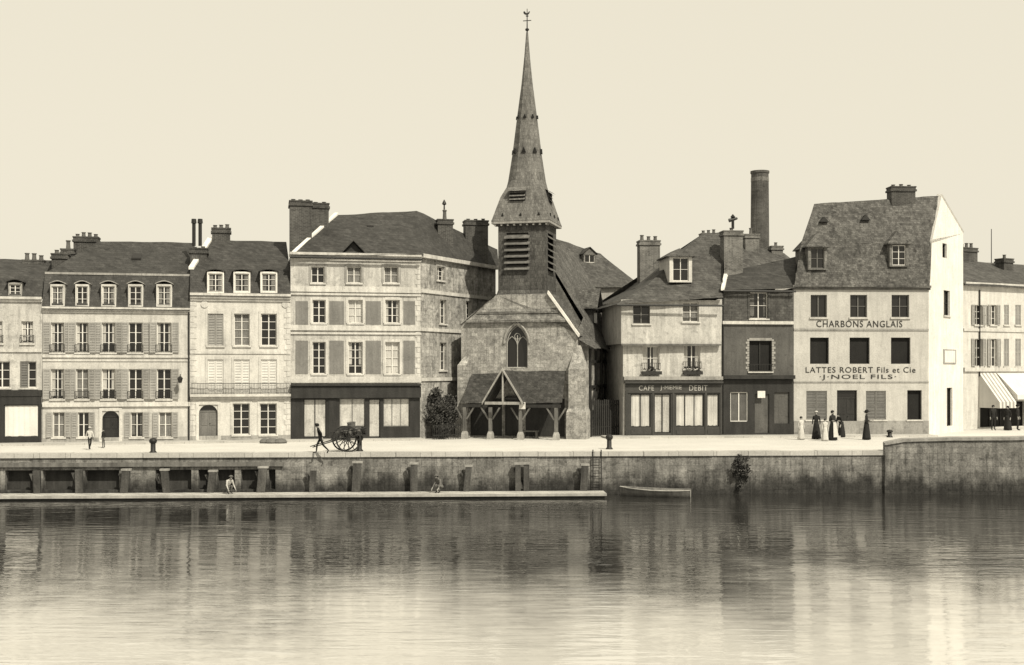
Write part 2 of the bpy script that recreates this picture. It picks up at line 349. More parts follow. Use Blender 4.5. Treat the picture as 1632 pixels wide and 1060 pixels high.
def quoins(R,fr,px,y0,y1,side=1,m='trim',w=.35):
    u=fr.u(px); z0=max(.0,fr.z(px,y1)); z1=fr.z(px,y0); mb=MB(); z=z0;i=0
    while z<z1-.1:
        ww=w if i%2 else w*.65; a,b_=(u-ww,u) if side<0 else (u,u+ww)
        mb.box(a,b_,-.03,.02,z+.01,min(z+.3,z1)-.01); z+=.3;i+=1
    build('quoins',mb,m,R,fr)

# ============================================================ SETTING
def struct(name,mb,m): return build(name,mb,m,None,kind='structure')
QS=(58.5-56.5)/(18.445+24.263)
def qy(x): return 56.5+(x+24.263)*QS
mb=MB(); mb.poly([(-1500,qy(-1500)+.3,-.0),(1500,qy(1500)+.3,-.0),(1500,3000,0),(-1500,3000,0)]); struct('ground',mb,'pave')
mb=MB()
for (pa,Ya,pb,Yb) in ((-200,62.1,303,65.6),(303,65.6,670,68.5),(960,70.2,1480,72.0)):
    f_=Fr(pa,Ya,pb,Yb); X=f_.M
    q=MB(); q.box(0,f_.len,-1.3,0.5,-.05,.10); 
    base=len(mb.v); mb.v+=[X@v for v in q.v]; mb.f+=[tuple(i+base for i in f) for f in q.f]; mb.m+=q.m
struct('pavement',mb,'coping')
# water
w=bpy.data.materials.new('harbour_water'); w.use_nodes=True; nt=w.node_tree; N=nt.nodes; L=nt.links; b=N['Principled BSDF']
b.inputs['Roughness'].default_value=.03; b.inputs['IOR'].default_value=1.55
geo=N.new('ShaderNodeNewGeometry')
def wn(sc,s,det,dist=0):
    mp=N.new('ShaderNodeMapping'); mp.inputs['Scale'].default_value=sc; L.new(geo.outputs['Position'],mp.inputs['Vector'])
    n=N.new('ShaderNodeTexNoise'); n.inputs['Scale'].default_value=s; n.inputs['Detail'].default_value=det; n.inputs['Distortion'].default_value=dist; L.new(mp.outputs[0],n.inputs['Vector']); return n.outputs['Fac']
def wm(op,a,c):
    x=N.new('ShaderNodeMath'); x.operation=op
    for i,q in enumerate((a,c)):
        if isinstance(q,(int,float)): x.inputs[i].default_value=q
        else: L.new(q,x.inputs[i])
    return x.outputs[0]
rip=wn((.55,2.2,1),1.6,3,.3); swell=wn((.35,1.3,1),.8,2)
h=wm('ADD',wm('MULTIPLY',rip,.8),wm('MULTIPLY',swell,1.2))
pt=wn((.04,.16,1),1.0,2)
st=wm('ADD',.13,wm('MULTIPLY',wm('MAXIMUM',wm('SUBTRACT',pt,.46),0),1.5))
bp=N.new('ShaderNodeBump'); bp.inputs['Distance'].default_value=.12; L.new(h,bp.inputs['Height']); L.new(st,bp.inputs['Strength']); L.new(bp.outputs[0],b.inputs['Normal'])
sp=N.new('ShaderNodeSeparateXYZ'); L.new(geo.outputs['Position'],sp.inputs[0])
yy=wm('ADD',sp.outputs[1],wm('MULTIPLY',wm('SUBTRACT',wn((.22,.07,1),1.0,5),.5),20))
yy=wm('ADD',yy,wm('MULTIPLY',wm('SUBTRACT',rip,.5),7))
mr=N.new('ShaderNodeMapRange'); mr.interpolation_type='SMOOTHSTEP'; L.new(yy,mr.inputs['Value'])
mr.inputs['From Min'].default_value=38; mr.inputs['From Max'].default_value=25; mr.inputs['To Min'].default_value=.025; mr.inputs['To Max'].default_value=.50  # bright fade of the near water is painted into its base colour
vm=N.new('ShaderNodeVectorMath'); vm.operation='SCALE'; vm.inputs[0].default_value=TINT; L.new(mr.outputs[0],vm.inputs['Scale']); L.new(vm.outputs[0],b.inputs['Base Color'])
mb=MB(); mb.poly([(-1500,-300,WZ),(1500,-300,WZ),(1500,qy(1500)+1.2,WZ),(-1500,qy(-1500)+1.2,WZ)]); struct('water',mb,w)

# ------------------------------------------------------------ quay wall
fq=Fr(0,56.5,1410,58.5)
R=thing('quay_wall','long weathered stone quay wall with coping and dark openings, above the pontoon','quay wall',fr=fq)
H=[]
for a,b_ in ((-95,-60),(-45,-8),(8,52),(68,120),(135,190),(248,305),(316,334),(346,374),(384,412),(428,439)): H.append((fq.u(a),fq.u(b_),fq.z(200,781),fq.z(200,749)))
mb=MB(); wallmesh(mb,-60,fq.u(1412),-4,-.2,H,0,.45); build('wall_face',mb,'quaystone',R,fq)
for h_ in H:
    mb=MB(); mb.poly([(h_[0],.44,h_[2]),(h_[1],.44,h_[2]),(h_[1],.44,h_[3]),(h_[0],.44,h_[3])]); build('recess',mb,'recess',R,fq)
mb=MB(); n=60; L0=-60; L1=fq.u(1412)
for i in range(n):
    a=L0+(L1-L0)*i/n; c=L0+(L1-L0)*(i+1)/n; j=random.uniform(-.02,.02); mb.box(a+.008,c-.008,-.09+j,.6,-.2,.012+random.uniform(0,.02))
build('coping',mb,'coping',R,fq)
mb=MB(); mb.box(-60,fq.u(452),-.16,-.002,-.62,-.42); build('fender_rail',mb,'wood',R,fq)
# right raised wall, rising gently to the right
fr_=Fr(1410,58.35,1660,57.0)
R=thing('parapet_wall','taller rough stone parapet wall at the right end of the quay','wall',fr=fr_)
sg=[(0,.30),(.9,.50),(3.2,.58),(9,.70),(60,.85)]
mb=MB(); m2=MB()
for (a,za),(c,zc) in zip(sg,sg[1:]):
    k=max(2,int((c-a)/1.2)); mb.patch((a,0,-4),(c,0,-4),(c,0,zc),(a,0,za),k,10,.06); mb.patch((a,0,za),(c,0,zc),(c,.7,zc),(a,.7,za),k,1,.02); mb.poly([(a,.7,0),(c,.7,0),(c,.7,zc),(a,.7,za)])
    m2.patch((a,-.08,za+.12),(c,-.08,zc+.12),(c,.78,zc+.12),(a,.78,za+.12),k*2,1,.04); m2.patch((a,-.08,za-.02),(c,-.08,zc-.02),(c,-.08,zc+.12),(a,-.08,za+.12),k*2,1,.04)
mb.poly([(0,0,-4),(0,.7,-4),(0,.7,.3),(0,0,.3)]); build('wall_face',mb,'quaystone',R,fr_,weld=True)
m2.poly([(0,-.08,.28),(0,.78,.28),(0,.78,.42),(0,-.08,.42)]); build('coping',m2,'trimg',R,fr_,weld=True)
# pontoon
R=thing('pontoon','long low pale timber pontoon floating along the foot of the quay wall','pontoon',fr=fq)
mb=MB(); mb.box(fq.u(-300,-1.2),fq.u(965,-1.2),-1.7,-.35,-1.92,-1.84); build('deck',mb,'deck',R,fq)
mb=MB(); mb.box(fq.u(-300,-1.2)+.05,fq.u(962,-1.2),-1.64,-.4,-2.25,-1.922); build('float',mb,'woodd',R,fq)
mb=MB(); mb.box(fq.u(-300,-1.2),fq.u(965,-1.2)-.01,-1.74,-1.702,-1.95,-1.83); build('edge_board',mb,'woodp',R,fq)
ordn=['first','second','third','fourth','fifth','sixth','seventh','eighth','ninth','tenth','eleventh','twelfth']
for i,(px,yt,wd,hd) in enumerate(((60,750,.3,0),(127,748,.34,0),(202,750,.36,1),(263,750,.34,1),(340,752,.34,1),(420,746,.4,1),(500,750,.3,0),(570,738,.4,2),(660,740,.34,1),(747,744,.3,1),(832,740,.62,2),(932,742,.34,2))):
    u=fq.u(px,-.3); z1=fq.z(px,yt,-.3); 
    X=fq.M@Vector((u,-.36,-1.84))
    R=thing('fender_post','timber fender post against the quay wall, %s from the left end of the row'%ordn[i],'post',X,fq.ang,'fender posts along the quay wall')
    ln=random.uniform(-.16,.3); h_=z1+1.84
    if wd>.5:
        for s_ in (-.2,.2):
            mb=MB(); mb.loft([[(s_-.13,-.1,z),(s_+.13,-.1,z),(s_+.12,.12,z),(s_-.12,.12,z)] for z in (-.15,h_*.6,h_+s_*.3)]); build('post',mb,'post',R)
    else:
        mb=MB(); mb.loft([[(-wd/2+o,-.12,z),(wd/2+o,-.12,z),(wd/2*.9+o,.12,z),(-wd/2*.9+o,.12,z)] for o,z in ((ln,-.15),(ln*.4,h_*.5),(0,h_))]); build('post',mb,'post',R)
    mb=MB(); mb.loft([[(-.05,-.02,.1),(.08,-.02,.1),(.08,.08,.1),(-.05,.08,.1)],[(-.42,.12,h_*.85),(-.28,.12,h_*.85),(-.28,.22,h_*.85),(-.42,.22,h_*.85)]]); build('brace',mb,'post',R)
    if hd: mb=MB(); mb.box(-wd*.62,wd*.62,-.14,.16,h_+.002,h_+.09); build('cap',mb,'trimg',R)
# ladder
X=fq.M@Vector((fq.u(951),-.06,0)); R=thing('ladder','thin dark iron ladder fixed to the quay wall beside the end of the pontoon','ladder',X,fq.ang)
for s_ in (-.2,.2): mb=MB(); mb.tube((s_,-.08,-2.3),(s_,-.08,.12),.028,n=6); build('rail',mb,'iron',R)
for i in range(8): mb=MB(); mb.tube((-.2,-.08,-2.1+i*.27),(.2,-.08,-2.1+i*.27),.016,n=6); build('rung',mb,'iron',R)
def leafy(c,rad,n,size,rng,flat=1,nc=16,spread=.42):
    m2=MB()
    cl=[(Vector((rng.gauss(0,spread)*rad[0],rng.gauss(0,spread)*rad[1],rng.uniform(-.9,.9)*rad[2])),rng.uniform(.25,.5)) for _ in range(nc)]
    for _ in range(n):
        q,r=rng.choice(cl); p=Vector(c)+q+Vector((rng.gauss(0,1),rng.gauss(0,1)*flat,rng.gauss(0,1)))*r*.5*min(rad)
        p.z=max(p.z,c[2]-rad[2]-.05)
        a=Vector((rng.gauss(0,1),rng.gauss(0,1),rng.gauss(0,1))).normalized(); t=a.orthogonal().normalized(); w_=a.cross(t); s=size*rng.uniform(.6,1.4)
        m2.poly([p-t*s,p+w_*s*.5,p+t*s,p-w_*s*.5])
    return m2
rng=random.Random(3)
X=fq.M@Vector((fq.u(1178),-.05,-1.9)); R=thing('wall_plant','dark leafy plant growing down the face of the quay wall','plant',X,fq.ang)
build('foliage',leafy((0,-.1,.95),(.34,.34,.85),1900,.06,rng,nc=26,flat=.5),'leaf',R); mb=MB(); mb.tube((0,-.02,0),(.05,-.03,1.5),.03,.015); build('stem',mb,'stem',R)
X=ground(706,699); R=thing('bush','tall dark leafy bush between the corner house and the church','bush',(X.x,X.y,0))
build('crown',leafy((0,0,1.5),(.95,.7,1.35),11000,.075,rng,nc=36),'leaf',R); mb=MB()
for a in range(7): mb.tube((random.uniform(-.2,.2),0,0),(random.uniform(-.6,.6),random.uniform(-.4,.4),random.uniform(1.2,2.3)),.04,.012,n=6)
build('trunk',mb,'stem',R)

# ============================================================ HOUSES LEFT
f=Fr(-150,62.4,68,64.0)
R=thing('terraced_house','narrow dark-roofed terraced house at the far left edge, with a white sheet over its shopfront','house',fr=f)
H=[]
for a,b_ in ((-95,-75),(-55,-33),(-14,4),(34,53)):
    win(R,f,H,a,b_,512,547,cur=-1,rail=True)
for a,b_ in ((-98,-72),(-52,-30),(-10,16),(32,58)):
    win(R,f,H,a,b_,576,618,sh='half' if a in(32,-52) else None,shm='shg')
body(R,f,-150,67.6,478,8,H,'worn')
band(R,f,-150,67,472,480,.22,steps=2); band(R,f,-150,67,556,561,.08,nm='string_course'); band(R,f,-150,67,622,632,.16,m='woodd',nm='shop_fascia')
mb=MB(); Hs=[]
win(R,f,Hs,6,62,645,697,cols=1,rows=1,fm='woodd',sill=False,cur=1,curm='canvas',y=-.12,dep=.08,nm='shop_window'); win(R,f,Hs,-110,-20,645,690,cols=3,rows=1,fm='woodd',sill=False,y=-.12,nm='shop_window')
wallmesh(mb,f.u(-150),f.u(67),.05,f.z(0,632),Hs,-.12,.14); build('shopfront',mb,'woodd',R,f)
proroof(R,f,f.u(-150),f.u(67),[(-.15,f.z(0,472),0,0),(.8,f.z(0,440,.8),0,0),(4.2,f.z(0,413,4.2),0,0),(8.2,f.z(0,440,.8)-.8,0,0)])
for a,b_ in ((13,35),(-60,-38)): dormer(R,f,a,b_,450,473,-.12,kind='round',wm='trimg',w=.06)
chimney(R,f,36,70,404,440,3.4,dp=.7,pots=3); chimney(R,f,-90,-60,400,435,3.6,pots=2); 
# B2
f=Fr(68,64.0,303,65.6)
R=thing('terraced_house','wide cream terraced house with five bays of open shutters and a slate mansard roof','house',fr=f)
H=[]; xs=((81,102),(121,141),(162,184),(205,227),(250,273))
for i,(a,b_) in enumerate(xs):
    win(R,f,H,a,b_,514,562,sh='open',cur=(-1,-1,-1,0,-1)[i],rail=True,shw=.38)
    win(R,f,H,a,b_,588,636,sh='open',cur=(-1,1,-1,0,0)[i],curm='lace' if i==1 else 'curtain',rail=True,shw=.38)
    if i!=2: win(R,f,H,a+3,b_+1,657,697,sh='open',rows=2,cur=(1,0,0,-1,1)[i],curm='lace',shw=.3)
door(R,f,H,163,190,655,708,arch=True,sur='trim')
body(R,f,68,303,492,8.5,H,'cream')
band(R,f,68,303,490,499,.25,steps=3); band(R,f,68,303,566,570,.08,nm='string_course'); band(R,f,68,303,573,576,.05,nm='string_course'); band(R,f,68,303,641,648,.12,nm='string_course'); band(R,f,68,303,697,709,.04,m='trimg',nm='plinth')
pz=[(-.2,f.z(185,491),0,0),(.75,f.z(185,437,.75),0,0),(4.6,f.z(200,385,4.6),2.3,0),(8.6,f.z(185,437,.95),0,0)]
proroof(R,f,f.u(68),f.u(303),pz)
mb=MB(); mb.box(f.u(68),f.u(303),.68,.8,pz[1][1]-.06,pz[1][1]+.06); build('ridge_flashing',mb,'trimg',R,f)
for i,(a,b_) in enumerate(xs): dormer(R,f,a-1,b_+1,453,489,-.17,kind='round',wm='trim',rm='trimg',cur=i%2==0,rh=.35,w=.07,over=.06)
mb=MB(); p=f.P(218,411,2.6); mb.loft([[p+Vector((-.25,-.25,-.12)),p+Vector((.25,-.25,-.12)),p+Vector((.25,.2,.18)),p+Vector((-.25,.2,.18))],[p+Vector((-.25,-.25,-.02)),p+Vector((.25,-.25,-.02)),p+Vector((.25,.2,.28)),p+Vector((-.25,.2,.28))]]); build('skylight',mb,'glass',R,f)
chimney(R,f,117,156,370,400,5.5,dp=.9,pots=4,ph=.25); chimney(R,f,82,108,398,432,3.4,dp=.9,pots=2,ph=.2); chimney(R,f,97,118,385,420,4.3,dp=.6,pots=1,ph=.4)
chimney(R,f,303,330,392,432,1.6,dp=.9,pots=2,ph=.1,m='brick')
for px in (309,319): mb=MB(); q=f.P(px,392,2.0); mb.tube(q,f.P(px,350,2.0),.10,.10,n=8); mb.tube(f.P(px,356,2.0),f.P(px,349,2.0),.15,.13,n=8); build('flue_pipe',mb,'iron',R,f)
pipe(R,f,301,498,706)
mb=MB(); p=f.P(287,603,-.6); q=Vector((p.x,0,p.z)); mb.tube(q+Vector((0,0,.2)),p+Vector((0,0,.2)),.02,n=6); mb.tube(p+Vector((0,0,.2)),p+Vector((0,0,.1)),.02)
LB=build('lamp_bracket',mb,'iron',R,f); mb=MB(); mb.lathe(p+Vector((0,0,-.25)),[(.08,0),(.14,.22),(.16,.25),(.05,.36)],n=6); build('lantern',mb,'glass',LB,f)
# B3
f=Fr(303,65.6,463,66.9)
R=thing('terraced_house','pale three-bay house with closed white shutters behind a long balcony railing','house',fr=f)
H=[]; xs=((331,356),(373,398),(416,441))
for i,(a,b_) in enumerate(xs):
    win(R,f,H,a,b_,500,551,sh='shut' if i==0 else None,shm='shp',sur='trim',cur=(0,1,0)[i],curm='lace',rows=4)
    win(R,f,H,a,b_,573,628,sh='shut',shm='white',sur='trim',sill=False)
    if i: win(R,f,H,a-2,b_,643,693,rows=4,sur='trim',cur=0)
door(R,f,H,317,347,645,705,m='shg',arch=True,sur='trim')
body(R,f,303,463,474,8,H,'pale')
band(R,f,303,463,468,480,.3,steps=3); band(R,f,303,463,628,636,.3,steps=2,nm='balcony_ledge'); band(R,f,303,463,560,564,.06,nm='string_course'); band(R,f,303,463,694,706,.04,m='trimg',nm='plinth'); quoins(R,f,463,480,705,-1); quoins(R,f,303,480,705,1)
mb=MB(); ua,ub=f.u(305),f.u(461); z0=f.z(380,628); z2=f.z(380,611)
for zz in (z0+.06,z2): mb.box(ua,ub,-.29,-.265,zz-.014,zz+.014)
n=64
for i in range(n+1): x=ua+(ub-ua)*i/n; mb.box(x-.008,x+.008,-.285,-.27,z0,z2)
build('balcony_railing',mb,'iron',R,f)
for a in (326,455):
    mb=MB(); c=f.P(a,485,-.02); mb.lathe((0,0,0),[(.04,0),(.2,.02),(.2,.03)],n=12); mb.v=[Vector((v.x+c.x,c.y-v.z,v.y+c.z)) for v in mb.v]; build('rosette',mb,'trim',R,f)
pz=[(-.25,f.z(385,470),0,0),(.7,f.z(385,431,.7),0,0),(4.2,f.z(400,384,4.2),1.0,0),(8,f.z(385,431,.9)-.5,0,0)]
proroof(R,f,f.u(303),f.u(463),pz)
for a,b_ in xs: dormer(R,f,a-1,b_+1,433,467,-.2,kind='round',wm='whitewash',rm='slate',cur=1,rh=.25,w=.07,over=.08)
chimney(R,f,338,367,356,400,4.0,dp=.8,pots=3,ph=.25)
mb=MB(); a=Vector((f.u(303)-.1,.7,pz[1][1])); c=Vector((f.u(303)+.9,4.2,pz[2][1])); t=Vector((.28,0,0)); u_=Vector((0,0,.14)); mb.loft([[a,a+t,a+t+u_,a+u_],[c,c+t,c+t+u_,c+u_]]); build('verge',mb,'whitewash',R,f)
# B4 corner house
f=Fr(463,67.0,670,68.5); BW=Vector((-1.05,76.9,0)); fs=Fr(670,68.5,790,76.9)
R=thing('corner_house','tall corner house with grey panels between windows, dark shopfront and big hipped slate roof','house',fr=f)
bl=f.M.inverted()@BW
H=[]; xs=((496,517),(553,576),(612,635))
for i,(a,b_) in enumerate(xs):
    win(R,f,H,a,b_,425,451,rows=2,sur='trimg',cur=(0,1,1)[i],curm='lace')
    win(R,f,H,a+2,b_+2,478,515,sur='trim',cur=(0,1,-1)[i],curm='curtain'); win(R,f,H,a+2,b_+2,545,596,sur='trim',cur=(0,-1,1)[i],curm='curtain',rows=4)
u0,u1,z1=body(R,f,463,670,408,9,H,'worn',rt='open')
ze=z1
band(R,f,462,671,404,416,.28,steps=3); 
for ya,yb in ((457,466),(468,471),(519,527),(530,533),(600,610)): band(R,f,463,671,ya,yb,.09,nm='string_course')
for a,b_ in ((471,491),(525,548),(583,607),(643,661)):
    xm=(a+b_)/2
    for ya,yb in ((480,517),(543,596)): mb=MB(); mb.box(f.u(a),f.u(b_),-.02,.01,f.z(xm,yb),f.z(xm,ya)); build('wall_panel',mb,'panel',R,f)
quoins(R,f,670,416,612,-1,w=.3)
Hs=[]; 
win(R,f,Hs,541,582,635,680,cols=2,rows=1,fm='shg',sill=False,y=-.15,cur=.85,nm='shop_window'); win(R,f,Hs,611,653,635,680,cols=3,rows=1,fm='shg',sill=False,y=-.15,cur=.95,nm='shop_window')
win(R,f,Hs,484,520,636,697,cols=2,rows=1,fm='woodd',sill=False,y=-.15,nm='shop_door',pane='quaydark'); win(R,f,Hs,588,606,636,697,cols=1,rows=1,fm='woodd',sill=False,y=-.15,nm='shop_door',pane='quaydark')
mb=MB(); wallmesh(mb,f.u(464),f.u(669),.04,f.z(566,612),Hs,-.15,.2); mb.box(f.u(463),f.u(670),-.34,-.15,f.z(566,634),f.z(566,616)); mb.box(f.u(463),f.u(670),-.45,0,f.z(566,615),f.z(566,612)); mb.box(f.u(523),f.u(536),-.19,-.152,.05,f.z(566,636)); build('shopfront',mb,'woodd',R,f)
Hq=[]
for a,b_,ya,yb in ((696,708,425,447),(700,711,478,516),(700,711,546,590),(742,751,480,512),(742,751,548,590)): win(R,fs,Hq,a,b_,ya,yb,sur='trimg',cur=0)
mb=MB(); wallmesh(mb,0,fs.len,0,z1,Hq,0,.2); build('side_wall',mb,'rubble',R,fs)
for zz in (f.z(566,462),f.z(566,524),f.z(566,605)):
    mb=MB(); mb.box(0,fs.len,-.08,.02,zz-.1,zz+.1); build('side_string_course',mb,'trim',R,fs)
mb=MB(); mb.box(-.05,fs.len,-.25,.02,z1-.02,z1+.2); build('side_cornice',mb,'trim',R,fs)
FL=f.P(462,409,-.3); FRr=f.P(673,405,-.3); RL=f.P(535,343,4.4); RR=f.P(664,336,4.4); B1_=Vector((bl.x+.2,bl.y,ze+.05)); B2_=f.P(793,398,8.3)
BL=Vector((u0,9,ze))
mb=MB(); mb.patch(FL,FRr,RR,RL,12,6,.06); mb.patch(FRr,B1_,B2_,RR,12,6,.06); mb.patch(RL,RR,Vector((RR.x,9,ze)),BL,8,4,.04); mb.poly([FL,RL,BL]); mb.poly([RR,B2_,Vector((B2_.x,B2_.y+4,ze)),Vector((RR.x,9,ze))]); build('roof',mb,'slate',R,f)
gutter(R,f,FL.x,FRr.x,-.36,FL.z-.02)
mb=MB(); t=Vector((.22,0,0)); u_=Vector((0,0,.16)); a=FL+Vector((-.05,.2,0)); c=RL+Vector((-.05,0,0)); mb.loft([[a,a+t,a+t+u_,a+u_],[c,c+t,c+t+u_,c+u_]]); build('verge',mb,'whitewash',R,f)
dormer(R,f,550,576,401,411,.1,dp=2.2,kind='gable',wm='woodd',rm='slate',rows=1,rh=.55,fm='woodd',over=.3)
chimney(R,f,462,497,316,392,1.6,dp=1.3,m='brick',pots=3,ph=.12); chimney(R,f,497,524,320,385,2.9,dp=1.3,m='brick',pots=2,ph=.12)
chimney(R,f,698,722,336,405,3.9,dp=.7,m='brick',pots=1,ph=.5); chimney(R,f,742,778,347,415,6.2,dp=.9,m='brick',pots=3,ph=.15)
mb=MB(); p=f.P(590,362,2.9); mb.box(p.x-.2,p.x+.2,p.y-.15,p.y+.2,p.z-.1,p.z+.08); build('skylight',mb,'glass',R,f)
mb=MB(); c=f.P(708,334,4.2); mb.tube(c,c+Vector((0,0,.6)),.05,.03); mb.lathe(c+Vector((0,0,.25)),[(.03,0),(.14,.08),(.1,.2),(.02,.35)],n=10); build('cowl',mb,'iron',R,f)

# ============================================================ CHURCH
f=Fr(735,70.8,918,69.1)
R=thing('church','old stone church with gothic window, tiled porch, louvred belfry and tall shingled spire','church',fr=f)
W=f.u(918); H=[]
gu0,gu1=f.u(806),f.u(841); gz0,gz1=f.z(823,587),f.z(823,518)
H.append((gu0,gu1,gz0,gz1))
mb=MB(); wallmesh(mb,0,W,0,gz1+.001,H,0,.35)
zl=f.z(738,514)
VR=f.P(919,532,0); VT=f.P(873,468,0); VL=f.P(737,516,0); VTL=f.P(791,470,0)
mb.poly([(0,0,gz1),(W,0,gz1),(VR.x,0,VR.z),(VT.x,0,VT.z),(VTL.x,0,VTL.z),(0,0,zl)])
gr=(gu1-gu0)/2; gm=(gu0+gu1)/2
def arc(s_,n=8,r=1.0):
    Rr=gr*2*r; out=[]
    for i in range(n+1):
        a=math.pi/3*i/n; out.append((gm-s_*gr+s_*Rr*math.cos(a),gz1-gr*1.732+Rr*math.sin(a)))
    return out
for s_ in (-1,1):
    A=arc(s_); mb.poly([(A[0][0],.01,gz1+.001)]+[(x,.01,z) for x,z in A])
mb.poly([(0,0,0),(0,0,zl),(0,3.2,zl),(0,3.2,0)]); mb.poly([(W,0,0),(W,0,VR.z),(W,3.2,VR.z),(W,3.2,0)])
build('front_wall',mb,'flint',R,f)
mb=MB(); a=.2
for s_ in (-1,1):
    A=arc(s_); 
    for (x,z),(x2,z2) in zip(A,A[1:]): mb.tube((x-s_*.03,a,z),(x2-s_*.03,a,z2),.05,n=5)
    mb.tube((gm+s_*gr-s_*.03,a,gz0),(gm+s_*gr-s_*.03,a,A[0][1]),.05,n=5)
    zs=A[0][1]-.1; r=gr/2; c0=gm+s_*gr/2
    for q in (-1,1):
        pts=[(c0-q*r+q*2*r*math.cos(math.pi/3*i/5),zs+2*r*math.sin(math.pi/3*i/5)) for i in range(6)]
        for (x,z),(x2,z2) in zip(pts,pts[1:]): mb.tube((x,a,z),(x2,a,z2),.028,n=5)
mb.tube((gm,a,gz0),(gm,a,gz1-gr*.9),.035,n=5); mb.tube((gu0,a,gz0+.03),(gu1,a,gz0+.03),.05,n=5)
c=(gm,gz1-gr*1.0)
for i in range(10):
    A0=6.283*i/10;A1=6.283*(i+1)/10; mb.tube((c[0]+.18*math.cos(A0),a,c[1]+.18*math.sin(A0)),(c[0]+.18*math.cos(A1),a,c[1]+.18*math.sin(A1)),.025,n=5)
Wd=build('gothic_window',mb,'trimg',R,f)
mb=MB(); mb.poly([(gu0,.26,gz0),(gu1,.26,gz0),(gu1,.26,gz1),(gu0,.26,gz1)]); build('pane',mb,'glass',Wd,f)
mb=MB(); 
for s_ in (-1,1):
    A=arc(s_,8,1.07)
    for (x,z),(x2,z2) in zip(A,A[1:]): mb.tube((x,-.04,z+.06),(x2,-.04,z2+.06),.06,n=6)
build('hood_mould',mb,'trimg',Wd,f)
Bk=Vector((0,3.6,0)); fo=Vector((0,-.12,0))
mb=MB(); mb.patch(VR+fo+Vector((.12,0,-.12)),VR+Bk+Vector((.12,0,-.12)),VT+Bk+Vector((0,0,.06)),VT+fo+Vector((0,0,.06)),6,5,.04); build('front_bay_roof',mb,'tile',R,f)
mb=MB(); mb.patch(VL+fo+Vector((-.12,0,-.1)),VL+Bk+Vector((-.12,0,-.1)),VTL+Bk+Vector((0,0,.06)),VTL+fo+Vector((0,0,.06)),6,5,.04); build('front_bay_roof',mb,'tile',R,f)
mb=MB(); a=VR+Vector((.14,-.2,-.2)); c=VT+Vector((0,-.2,0)); t=Vector((0,.26,0)); u_=Vector((.05,0,.17)); mb.loft([[a,a+t,a+t+u_,a+u_],[c,c+t,c+t+u_,c+u_]]); build('verge',mb,'whitewash',R,f)  # sunlit right edge of the gable, its brightness put into the pale coat
mb=MB()
pxs=[(742,512,901,510,-.22),(757,500,892,498,-.03),(760,498,890,496,-.12),(776,487,882,485,.12),(779,485,880,483,.04),(791,470,872,468,.5)]
for i in (0,2,4):
    a_,b_=pxs[i],pxs[i+1]
    mb.patch(f.P(a_[0],a_[1],a_[4]),f.P(a_[2],a_[3],a_[4]),f.P(b_[2],b_[3],b_[4]),f.P(b_[0],b_[1],b_[4]),12,2,.04)
    p=f.P(a_[0],a_[1],a_[4]);q=f.P(a_[2],a_[3],a_[4]); mb.box(p.x,q.x,p.y,p.y+.2,p.z-.08,p.z-.01)
build('tower_skirt',mb,'stonetile',R,f)
def butt(pa,pb,py,y0,y1,capy,toward=0):
    mb=MB(); ua,ub=f.u(pa,y0),f.u(pb,y0); z=f.z((pa+pb)/2,py,y0); zc=f.z((pa+pb)/2,capy,y0); um=(ua+ub)/2
    mb.loft([[(ua-.1,y0-.15,0),(ub+.1,y0-.15,0),(ub+.1,y1,0),(ua-.1,y1,0)],[(ua-.1,y0-.15,z*.38),(ub+.1,y0-.15,z*.38),(ub+.1,y1,z*.38),(ua-.1,y1,z*.38)],[(ua,y0,z*.45),(ub,y0,z*.45),(ub,y1,z*.45),(ua,y1,z*.45)],[(ua,y0,z),(ub,y0,z),(ub,y1,z),(ua,y1,z)],[(um+toward-.12,y1-.3,zc),(um+toward+.12,y1-.3,zc),(um+toward+.12,y1,zc),(um+toward-.12,y1,zc)]])
    build('buttress',mb,'flint',R,f)
butt(729,744,582,-.5,.4,565,.2); butt(906,932,588,-.6,.6,550,-.1)
ze=5.55; zr_=12.35; uc=f.u(829); eu=W+.95; D0,D1=3.3,17.5
mb=MB(); mb.box(W+.003,W+.45,1.2,D1,0,ze+.1); mb.box(-.2,-.003,1.2,D1,0,ze+.1); mb.poly([(-.2,D1,0),(W+.45,D1,0),(W+.45,D1,ze),(-.2,D1,ze)]); build('nave_wall',mb,'rubble',R,f)
mb=MB(); mb.poly([(-.2,D0+.1,ze-.4),(eu-.3,D0+.1,ze-.4),(uc,D0+.1,zr_-.3)]); build('nave_gable',mb,'shingle',R,f)
mb=MB(); mb.patch((eu,D0,ze-.3),(eu,D1,ze-.3),(uc,D1-1.5,zr_),(uc,D0,zr_),22,10,.10); mb.patch((-.6,D0,ze-.3),(-.6,D1,ze-.3),(uc,D1-1.5,zr_),(uc,D0,zr_),22,8,.09); mb.poly([(eu,D1,ze-.3),(uc,D1-1.5,zr_),(-.6,D1,ze-.3)])
mb.patch((eu,.5,ze-.3),(eu,D0,ze-.3),(W-.2,D0,ze+1.6),(W-.2,.5,ze+.35),6,3,.04); build('nave_roof',mb,'tile',R,f)
mb=MB(); m0=W+.46
for i in range(9): y_=1.6+i*1.9; mb.box(m0,m0+.14,y_,y_+.18,0,ze-.3)
for z_ in (1.4,2.9,4.4): mb.box(m0+.002,m0+.11,1.6,D1,z_,z_+.16)
for i in range(7):
    y_=1.8+i*1.9; mb.loft([[(m0+.003,y_,1.5),(m0+.1,y_,1.5),(m0+.1,y_+.14,1.5),(m0+.003,y_+.14,1.5)],[(m0+.003,y_+1.6,2.9),(m0+.1,y_+1.6,2.9),(m0+.1,y_+1.74,2.9),(m0+.003,y_+1.74,2.9)]])
build('timber_frame',mb,'woodd',R,f)
mb=MB(); du=eu-1.0; y0_,y1_=5.6,7.4; dz0=ze+.9; dz1=ze+2.5
